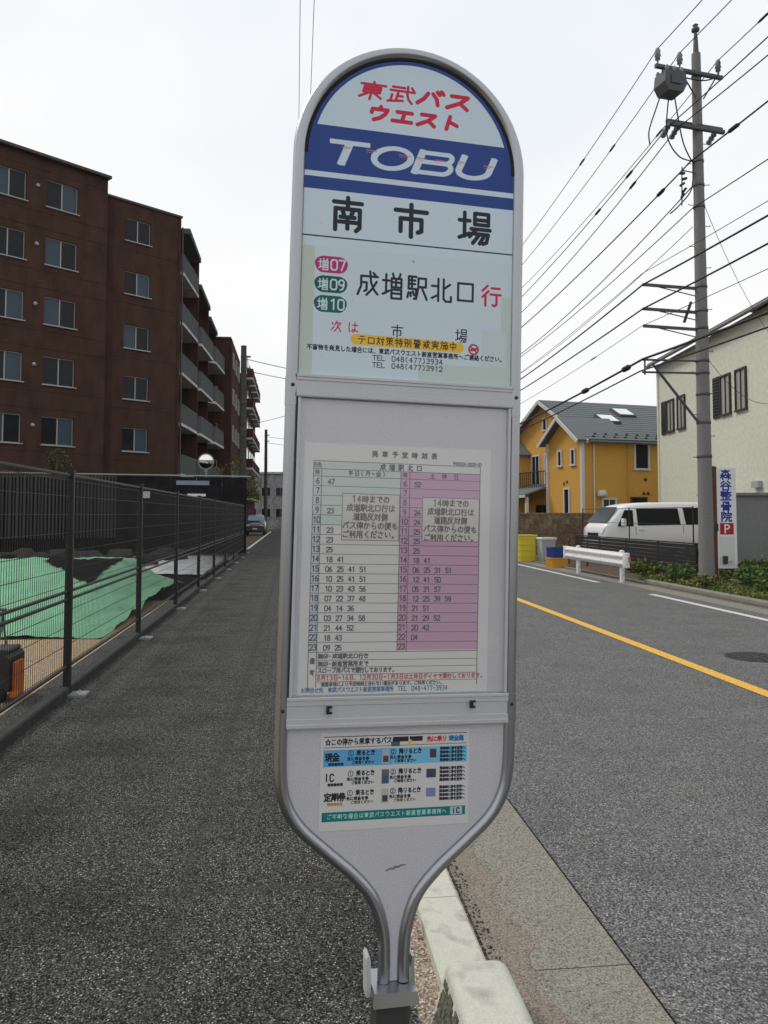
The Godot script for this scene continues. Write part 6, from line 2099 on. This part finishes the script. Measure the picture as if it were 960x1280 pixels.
	bbox(s, Vector3(0, 0.75, 0), Vector3(0.56, 0.07, 0.5), 0.02)
	fin(s, "lid", M.white_paint, gb)
	for k in 2:
		var cr := thing("crate", ["orange plastic crate on the ground under a blue crate", "blue plastic crate stacked on an orange crate"][k], "crate", Vector3(7.85 + k * 0.02, 0.0 + k * 0.31, -23.4), 0.15 + k * 0.1)
		var cm: Material = [M.crate_orange, M.blue][k]
		for e in [[Vector3(-0.26, 0.15, 0), Vector3(0.02, 0.30, 0.36)], [Vector3(0.26, 0.15, 0), Vector3(0.02, 0.30, 0.36)], [Vector3(0, 0.15, -0.18), Vector3(0.5, 0.30, 0.02)], [Vector3(0, 0.15, 0.18), Vector3(0.5, 0.30, 0.02)]]:
			s = ns()
			box(s, e[0], e[1])
			var along: bool = e[1].x > 0.1
			for j in 6:
				var o: float = -0.2 + j * 0.08
				box(s, e[0] + (Vector3(o, 0, 0.012 * signf(e[0].z)) if along else Vector3(0.012 * signf(e[0].x), 0, o * 0.7)), Vector3(0.02, 0.28, 0.02))
			box(s, e[0] + Vector3(0.0, 0.14, 0.0) + e[0] * Vector3(0.06, 0, 0.06), Vector3(maxf(e[1].x, 0.04), 0.04, maxf(e[1].z, 0.04)))
			fin(s, "side_panel", cm, cr)
		s = ns()
		box(s, Vector3(0, 0.015, 0), Vector3(0.5, 0.02, 0.34))
		fin(s, "base", cm, cr)
	for k in 2:
		var sp := thing("short_post", ["short rusty post standing behind the stacked crates", "short rusty post standing at the end of the guard rail"][k], "post", Vector3(8.6 + k * 0.15, 0.05, -24.5 + k * 1.2))
		s = ns()
		tube(s, [Vector3.ZERO, Vector3(0, 0.75, 0)], 0.035, 8)
		fin(s, "shaft", M.red_brown, sp)
		s = ns()
		lathe(s, [Vector2(0.045, 0.74), Vector2(0.045, 0.78), Vector2(0.0, 0.80)], 8)
		fin(s, "cap", M.red_brown, sp)

# ---------------------------------------------------------------- poles and wires
func make_pole() -> Node3D:
	var up := thing("utility_pole", "tall grey concrete utility pole with crossarms beside the clinic sign", "utility pole", Vector3(9.14, 0, -17.0))
	var st := ns()
	var pts := []
	var rad := []
	for k in 13:
		pts.append(Vector3(0, -0.1 + k * 12.3 / 12.0, 0))
		rad.append(0.168 - 0.068 * k / 12.0)
	tube(st, pts, rad, 18)
	fin(st, "shaft", M.pole, up)
	st = ns()
	tube(st, [Vector3(0, 12.0, 0), Vector3(0, 12.55, 0), Vector3(0, 12.75, 0)], [0.075, 0.05, 0.03], 10)
	lathe(st, [Vector2(0.03, 12.7), Vector2(0.09, 12.74), Vector2(0.09, 12.80), Vector2(0.03, 12.84), Vector2(0.07, 12.88), Vector2(0.0, 12.93)], 10)
	fin(st, "lightning_rod", M.steel, up)
	# climbing steps
	for k in 18:
		st = ns()
		var y := 2.4 + k * 0.48
		var sd := -1.0 if k % 2 else 1.0
		tube(st, [Vector3(sd * 0.13, y, 0), Vector3(sd * 0.25, y, 0), Vector3(sd * 0.25, y + 0.03, 0)], 0.009, 5)
		fin(st, "climbing_step", M.steel, up)
	# crossarms, turned a little against the street
	var ar := Basis(UP, 0.18)
	for a in [[-1.18, 0.6, 11.66], [-0.72, 0.78, 10.58], [-0.86, 0.62, 10.38]]:
		st = ns()
		var c: Vector3 = ar * Vector3((a[0] + a[1]) * 0.5, 0, 0.12 if a[2] != 10.58 else -0.14) + UP * a[2]
		bbox(st, c, Vector3(0.09, 0.09, a[1] - a[0]), 0.012, ar * Basis(UP, PI / 2))
		fin(st, "crossarm", M.steel, up)
	st = ns()
	for s in [-0.5, 0.42]:
		tube(st, [ar * Vector3(s, 11.62, 0.12), ar * Vector3(signf(s) * 0.10, 11.1, 0.1)], 0.018, 5)
	fin(st, "arm_brace", M.steel, up)
	for x in [-1.12, -0.54, 0.50]:
		st = ns()
		lathe(st, [Vector2(0.02, 0.0), Vector2(0.02, 0.10), Vector2(0.06, 0.11), Vector2(0.05, 0.17), Vector2(0.075, 0.19), Vector2(0.055, 0.26), Vector2(0.07, 0.29), Vector2(0.04, 0.37), Vector2(0, 0.38)], 12, Transform3D(Basis(), ar * Vector3(x, 11.70, 0.12)))
		fin(st, "insulator", M.porcelain, up)
	# switch tank hung under the upper arm
	st = ns()
	var tk := PackedVector2Array([Vector2(-0.22, -0.30), Vector2(0.22, -0.30), Vector2(0.34, -0.08), Vector2(0.30, 0.24), Vector2(-0.30, 0.24), Vector2(-0.34, -0.08)])
	prism(st, tk, -0.24, 0.24, Transform3D(ar.scaled(Vector3(0.86, 0.86, 0.86)), ar * Vector3(-0.80, 0, 0.12) + UP * 11.30))
	var tank := fin(st, "switch_tank", M.steel, up)
	st = ns()
	box(st, ar * Vector3(-0.80, 11.30, 0.345), Vector3(0.26, 0.19, 0.02), ar)
	fin(st, "cover_plate", M.steel, tank)
	for k in 6:
		st = ns()
		var px0 := -1.0 + (k % 3) * 0.19
		var pz := -0.05 if k < 3 else 0.28
		lathe(st, [Vector2(0.03, 0.0), Vector2(0.05, 0.02), Vector2(0.035, 0.07), Vector2(0.05, 0.10), Vector2(0.03, 0.16), Vector2(0, 0.17)], 8, Transform3D(Basis(), ar * Vector3(px0, 11.46, pz)))
		fin(st, "bushing", M.porcelain, tank)
	st = ns()
	for s in [-0.3, 0.1]:
		tube(st, [ar * Vector3(-0.7 + s, 11.45, 0.12), ar * Vector3(-0.7 + s, 11.63, 0.12)], 0.02, 6)
	fin(st, "hanger", M.steel, tank)
	# strain insulators on the second arms
	for x in [-0.80, -0.56, 0.45]:
		st = ns()
		var p0: Vector3 = ar * Vector3(x, 10.38, 0.10)
		for k in 3:
			lathe(st, [Vector2(0.02, 0.0), Vector2(0.07, 0.03), Vector2(0.07, 0.06), Vector2(0.02, 0.1)], 8, Transform3D(Basis(Vector3.RIGHT, -PI / 2), p0 + Vector3(0, -0.04 * k, -0.1 - k * 0.11)))
		fin(st, "strain_insulator", M.porcelain, up)
	# brackets for the telephone cables, towards the street
	for a in [[6.72, 1.30], [6.17, 1.30], [5.78, 1.30]]:
		st = ns()
		box(st, Vector3(-a[1] * 0.5 - 0.08, a[0] + 0.02, 0.0), Vector3(a[1], 0.06, 0.06), Basis(Vector3.BACK, -0.04))
		tube(st, [Vector3(-1.0, a[0] + 0.0, 0), Vector3(-0.13, a[0] - 0.18, 0)], 0.014, 5)
		fin(st, "bracket", M.steel, up)
	st = ns()
	for y in [5.06, 4.78]:
		tube(st, [Vector3(-0.12, y, 0), Vector3(-1.42, y, 0)], 0.025, 6)
	tube(st, [Vector3(-1.36, 4.72, 0), Vector3(-1.36, 5.10, 0)], 0.02, 6)
	tube(st, [Vector3(-1.18, 4.95, 0.03), Vector3(-0.14, 3.66, 0.03)], 0.03, 6)
	fin(st, "bracket", M.steel, up)
	st = ns()
	box(st, Vector3(-0.36, 6.15, 0.06), Vector3(0.05, 0.5, 0.05), Basis(Vector3.BACK, -0.35))
	fin(st, "cable_clamp", M.black, up)
	# bands round the shaft
	for y in [11.66, 10.48, 9.66, 9.1, 8.6, 6.75, 6.2, 5.8, 5.06, 4.78, 3.66, 4.3, 2.9]:
		st = ns()
		var r: float = 0.168 - 0.068 * (y + 0.1) / 12.3
		lathe(st, [Vector2(r, y - 0.035), Vector2(r + 0.012, y - 0.03), Vector2(r + 0.012, y + 0.03), Vector2(r, y + 0.035)], 18)
		fin(st, "band", M.steel, up)
	# small fuse gear below the arms
	st = ns()
	for k in 5:
		box(st, Vector3(-0.42 + 0.05 * (k % 2), 9.35 - k * 0.13, 0.05), Vector3(0.12, 0.05, 0.06), Basis(Vector3.BACK, 0.3 * k))
	tube(st, [Vector3(-0.42, 9.5, 0.05), Vector3(-0.44, 8.6, 0.05)], 0.014, 5)
	tube(st, [Vector3(-0.12, 9.4, 0), Vector3(-0.42, 9.42, 0.05)], 0.014, 5)
	fin(st, "fuse_gear", M.black, up)
	# jumper cables
	for j in [[Vector3(-0.95, 11.12, 0.20), Vector3(-1.02, 10.8, 0.05), Vector3(-1.0, 10.5, -0.35), Vector3(-0.82, 10.34, -0.7)], [Vector3(-0.78, 11.05, 0.2), Vector3(-0.80, 10.2, 0.12), Vector3(-0.50, 9.75, 0.05), Vector3(-0.12, 9.66, 0.0)], [Vector3(-0.62, 11.10, 0.15), Vector3(-0.42, 10.1, 0.1), Vector3(-0.16, 9.68, 0.0), Vector3(-0.1, 9.66, 0.0)], [Vector3(-0.35, 11.55, 0.12), Vector3(0.05, 11.45, 0.22), Vector3(0.40, 11.6, 0.2), Vector3(0.50, 12.0, 0.12)], [Vector3(-0.14, 9.62, 0.02), Vector3(-0.2, 9.0, 0.05), Vector3(-0.5, 8.6, 0.02), Vector3(-0.6, 8.5, -0.2)]]:
		st = ns()
		tube(st, catmull(j, 6), 0.016, 5)
		fin(st, "jumper_cable", M.wire, up)
	return up

func wire(label: String, a: Vector3, b: Vector3, sag: float, r: float, blobs := []) -> void:
	var pts := []
	for k in 33:
		var t := k / 32.0
		pts.append(a.lerp(b, t) - UP * 4.0 * sag * t * (1.0 - t))
	var o := thing("overhead_wire", label, "wire")
	var st := ns()
	tube(st, pts, r, 6)
	fin(st, "cable", M.wire, o)
	for t in blobs:
		var p: Vector3 = a.lerp(b, t) - UP * 4.0 * sag * t * (1.0 - t)
		var q: Vector3 = a.lerp(b, t + 0.012) - UP * 4.0 * sag * (t + 0.012) * (1.0 - t - 0.012)
		var d := (q - p).normalized() * 0.22
		st = ns()
		tube(st, [p - d, p - d * 0.6, p + d * 0.6, p + d], [r * 1.2, r * 2.6, r * 2.6, r * 1.2], 7)
		fin(st, "splice_sleeve", M.wire, o)

func make_wires() -> void:
	var Z := -17.0
	# name, x, height at the pole, sag, radius, sleeves on the far span
	var rows := [
		["topmost high voltage wire on the street side insulator", 8.16, 12.16, 0.82, 0.011, [0.16]],
		["high voltage wire on the middle insulator of the upper crossarm", 8.69, 12.08, 0.83, 0.011, [0.13]],
		["high voltage wire on the right insulator of the upper crossarm", 9.62, 12.06, 0.69, 0.011, [0.1]],
		["wire from the street side end of the second crossarms", 8.30, 10.42, 0.71, 0.013, [0.07, 0.14]],
		["wire from the middle of the second crossarms", 8.57, 10.42, 1.05, 0.013, [0.08]],
		["thick service cable tied just below the second crossarms", 8.95, 9.65, 0.55, 0.018, [0.05]],
		["cable tied under the fuse gear of the utility pole", 8.98, 9.07, 1.0, 0.014, []],
		["lower of the cables tied below the fuse gear", 8.98, 8.57, 0.61, 0.012, []],
		["thin cable tied halfway up the utility pole", 8.98, 8.14, 0.84, 0.008, []],
		["thin wire just above the thick telephone cables", 7.76, 7.02, 0.55, 0.007, []],
		["thick telephone cable on the topmost street side bracket", 7.76, 6.76, 0.51, 0.019, []],
		["thick telephone cable on the middle street side bracket", 7.75, 6.21, 0.33, 0.018, []],
		["thin telephone wire on the lowest small bracket", 7.74, 5.83, 0.43, 0.007, [0.1]],
		["thick black communication cable on the braced double bracket", 7.73, 5.07, 0.36, 0.026, [0.03, 0.12]],
		["lower black communication cable on the braced double bracket", 7.67, 4.80, 0.34, 0.017, []],
	]
	var hv := 0
	for w in rows:
		var at := Vector3(w[1], w[2], Z)
		if hv < 3:
			at = Vector3(9.14, 12.06, -17.0) + Basis(UP, 0.18) * Vector3([-1.12, -0.54, 0.50][hv], 0, 0.12)
		elif hv < 5:
			at = Vector3(9.14, 10.36, -17.0) + Basis(UP, 0.18) * Vector3([-0.80, -0.56][hv - 3], 0, 0.0)
		wire(w[0] + ", far span", at, Vector3(w[1] + 0.1, w[2] - 0.05, Z - 30.0), w[3], w[4], w[5])
		if not (hv in [8, 6]):
			wire(w[0] + ", near span", at, Vector3(w[1] + 0.1, w[2] + 0.05, Z + 30.0), w[3] * 0.8, w[4], [0.06] if hv in [2, 5] else [])
		hv += 1
	wire("slack thin drop wire from the utility pole to the white building", Vector3(9.2, 9.0, -17.1), Vector3(14.95, 5.9, -21.6), 0.9, 0.007)
	wire("second slack drop wire looping to the white building wall", Vector3(9.2, 5.3, -17.1), Vector3(15.2, 5.2, -23.6), 0.5, 0.007)
	# thin wires over the sidewalk, from behind the camera to the building at the end
	wire("left one of two thin wires passing high over the sidewalk", Vector3(0.03, 8.4, 9.0), Vector3(0.06, 6.7, -103.4), 0.6, 0.004)
	wire("right one of two thin wires passing high over the sidewalk", Vector3(0.21, 8.4, 9.0), Vector3(0.16, 6.5, -103.4), 0.6, 0.004)
	# wires that cross the far street
	wire("upper wire crossing the street from the nearer dark pole", Vector3(-2.58, 9.45, -40.5), Vector3(8.9, 9.3, -47.0), 0.35, 0.018)
	wire("lower wire crossing the street from the nearer dark pole", Vector3(-2.58, 8.85, -40.5), Vector3(8.9, 8.6, -47.0), 0.25, 0.016)
	wire("slanting stay wire from the far apartment corner to the wires", Vector3(-4.6, 9.6, -73.0), Vector3(8.9, 10.6, -47.0), 0.3, 0.02)
	wire("upper wire crossing the street from the farther dark pole", Vector3(-2.86, 9.4, -80.8), Vector3(8.9, 9.0, -77.0), 0.4, 0.02)
	wire("lower wire crossing the street from the farther dark pole", Vector3(-2.86, 8.8, -80.8), Vector3(8.9, 8.2, -77.0), 0.4, 0.02)

func far_pole(at: Vector3, h: float, label: String) -> void:
	var p := thing("wooden_pole", label, "utility pole", at)
	var st := ns()
	tube(st, [Vector3(0, -0.1, 0), Vector3(0, h * 0.5, 0), Vector3(0, h, 0)], [0.19, 0.165, 0.14], 12)
	fin(st, "shaft", M.wood_pole, p)
	for y in [h - 0.55, h - 1.15]:
		st = ns()
		box(st, Vector3(0.1, y, 0.0), Vector3(0.5, 0.08, 0.08))
		fin(st, "crossarm", M.steel, p)
	st = ns()
	for k in 4:
		lathe(st, [Vector2(0.165, 0), Vector2(0.178, 0.02), Vector2(0.178, 0.06), Vector2(0.165, 0.08)], 12, Transform3D(Basis(), Vector3(0, 3.0 + k * 1.4, 0)))
	fin(st, "band", M.steel, p)

func make_mirror() -> void:
	var m := thing("traffic_mirror", "round convex traffic mirror on a post behind the fence end", "mirror", Vector3(-3.64, 0, -33.6))
	var st := ns()
	tube(st, [Vector3(0, 0, -0.1), Vector3(0, 3.5, -0.1)], 0.045, 10)
	fin(st, "post", M.galv, m)
	var xf := Transform3D(Basis(Vector3.RIGHT, PI / 2 + 0.12), Vector3(0, 3.78, 0.0))
	st = ns()
	lathe(st, [Vector2(0.0, -0.08), Vector2(0.30, -0.06), Vector2(0.335, -0.02), Vector2(0.335, 0.04), Vector2(0.31, 0.05), Vector2(0.30, 0.02)], 28, xf)
	fin(st, "housing", M.galv, m)
	st = ns()
	var pr := []
	for k in 9:
		var t := 1.0 - k / 8.0
		pr.append(Vector2(0.30 * t, 0.02 + 0.055 * (1.0 - t * t)))
	lathe(st, pr, 28, xf)
	fin(st, "mirror_face", M.mirror, m)
	st = ns()
	box(st, Vector3(0, 3.5, -0.06), Vector3(0.12, 0.3, 0.06))
	fin(st, "bracket", M.galv, m)

# ---------------------------------------------------------------- plants
func leaf(st: SurfaceTool, p: Vector3, d: Vector3, l: float, w: float) -> void:
	var s := d.cross(Vector3(rng.randf() - 0.5, 1.2, rng.randf() - 0.5)).normalized() * w
	var m := p + d * l * 0.5 + Vector3(0, l * 0.06, 0)
	var e := p + d * l - Vector3(0, l * 0.12, 0)
	tri(st, p, m + s, e, UP)
	tri(st, p, m - s, e, UP)

func rdir(up_min: float) -> Vector3:
	while true:
		var v := Vector3(rng.randf_range(-1, 1), rng.randf_range(up_min, 1), rng.randf_range(-1, 1))
		if v.length() > 0.2 and v.length() < 1.0:
			return v.normalized()
	return UP

func weed(at: Vector3, h: float, m: Material, label: String, n: int) -> void:
	var o := thing("weed_clump", label, "plant", at, 0.0, "weeds on the bank")
	var st := ns()
	var lf := ns()
	for k in n:
		var top := Vector3(rng.randf_range(-0.9, 0.9) * h, h * rng.randf_range(0.3, 1.0), rng.randf_range(-0.9, 0.9) * h)
		var root := Vector3(top.x * 0.25, -0.03, top.z * 0.25)
		tube(st, [root, root.lerp(top, 0.5) + Vector3(0, 0.05 * h, 0), top], 0.006, 4, false)
		for j in 12:
			leaf(lf, root.lerp(top, 0.15 + 0.85 * j / 11.0), rdir(-0.2), rng.randf_range(0.09, 0.18) * (0.6 + h), rng.randf_range(0.02, 0.045))
	fin(st, "stems", M.leaf2, o)
	fin(lf, "leaves", m, o)

func make_plants() -> void:
	rng.seed = 2024
	var spots := [[9.0, -14.2, 0.42, 0], [9.35, -15.4, 0.38, 1], [8.55, -15.9, 0.30, 2], [9.8, -15.9, 0.5, 0], [8.45, -17.1, 0.32, 1], [8.95, -17.9, 0.42, 0], [8.75, -19.1, 0.36, 2], [9.1, -20.6, 0.34, 0], [10.4, -16.8, 0.55, 1], [10.9, -17.2, 0.62, 0], [11.5, -17.6, 0.58, 1], [10.2, -14.6, 0.46, 2], [11.0, -15.6, 0.5, 0], [12.2, -17.6, 0.6, 0], [11.7, -16.0, 0.45, 2], [10.35, -17.9, 0.5, 2]]
	var words := ["at the road edge of the bank, nearest the camera", "below the red brown pole", "at the kerb below the utility pole", "between the red brown pole and the shed", "left of the utility pole foot", "at the near end of the black slat fence", "against the black slat fence", "halfway along the black slat fence", "under the clinic sign", "right of the clinic sign", "below the low black wall", "at the right edge of the bank", "in the middle of the bank", "at the far right below the shed", "in the right hand weeds", "behind the clinic sign"]
	for i in spots.size():
		var s: Array = spots[i]
		weed(Vector3(s[0], 0.05, s[1]), s[2], [M.leaf, M.leaf2, M.leaf3][s[3]], ["green leafy weed clump ", "dark green weed clump ", "yellowish weed clump "][s[3]] + words[i], 30)
	# short grass on the bank
	var st := ns()
	for k in 16000:
		var p := Vector3(rng.randf_range(8.1, 12.5), 0.045, rng.randf_range(-18.4, -12.0))
		if p.x > 9.3 and rng.randf() < 0.25:
			continue
		var d := rdir(0.4)
		var l := rng.randf_range(0.07, 0.22)
		var s := d.cross(UP).normalized() * 0.006
		tri(st, p - s, p + s, p + d * l, Vector3(0, 0.3, 1))
	var g := fin(st, "grass", M.leaf, null)
	g.set_meta("kind", "stuff")
	tag(g, "short patchy grass on the bank beside the far lane", "grass")
	st = ns()
	for k in 9000:
		var p := Vector3(rng.randf_range(8.1, 12.6), 0.05, rng.randf_range(-18.5, -12.0))
		if sin(p.x * 3.1) + sin(p.z * 2.3 + p.x) + rng.randf_range(-1.0, 1.0) < 0.2:
			continue
		leaf(st, p + Vector3(0, rng.randf() * 0.12, 0), rdir(-0.1), rng.randf_range(0.06, 0.15), rng.randf_range(0.015, 0.035))
	g = fin(st, "ground_cover", M.leaf3, null)
	g.set_meta("kind", "stuff")
	tag(g, "low tangled leafy ground cover among the grass of the bank", "ground cover")
	tree(Vector3(-3.55, 0, -55.0), 5.6, 1.25, 1700, M.leaf3, "small yellowish street tree before the far apartment block")
	tree(Vector3(-10.3, 0, -36.2), 4.5, 1.0, 900, M.leaf2, "dark round shrub top showing over the back hoarding")

func tree(at: Vector3, h: float, cr: float, n: int, m: Material, label: String) -> void:
	var t := thing("small_tree", label, "tree", at)
	var st := ns()
	tube(st, [Vector3(0, -0.1, 0), Vector3(0.05, h * 0.35, 0), Vector3(-0.04, h * 0.7, 0.03), Vector3(0, h * 0.92, 0)], [0.11, 0.085, 0.05, 0.02], 8)
	var tips := []
	for k in 9:
		var y := h * rng.randf_range(0.42, 0.8)
		var d := rdir(0.1)
		var e := Vector3(0, y, 0) + Vector3(d.x * cr, absf(d.y) * cr * 0.7, d.z * cr)
		tube(st, [Vector3(0, y, 0), Vector3(0, y, 0).lerp(e, 0.5) + Vector3(0, 0.1, 0), e], [0.035, 0.022, 0.008], 5)
		tips.append(e)
	fin(st, "trunk", M.bark, t)
	st = ns()
	for k in n:
		var c: Vector3 = tips[k % 9] + rdir(-1.0) * cr * 0.52 * sqrt(rng.randf())
		leaf(st, c, rdir(-0.6), rng.randf_range(0.12, 0.22), rng.randf_range(0.035, 0.06))
	fin(st, "crown", m, t)

func _ready() -> void:
	rng.seed = 7
	make_camera_and_light()
	make_materials()
	make_ground()
	make_apartments()
	make_orange_house()
	make_white_building()
	make_sign()
	make_fence()
	make_site()
	make_roadside()
	make_pole()
	far_pole(Vector3(-2.58, 0, -40.54), 10.1, "nearer dark wooden pole at the left of the far street")
	far_pole(Vector3(-2.86, 0, -80.8), 10.1, "farther dark wooden pole at the left of the far street")
	far_pole(Vector3(8.9, 0, -47.0), 12.3, "dark wooden pole across the street that carries the wires on")
	make_wires()
	make_van()
	make_car()
	make_mirror()
	make_plants()
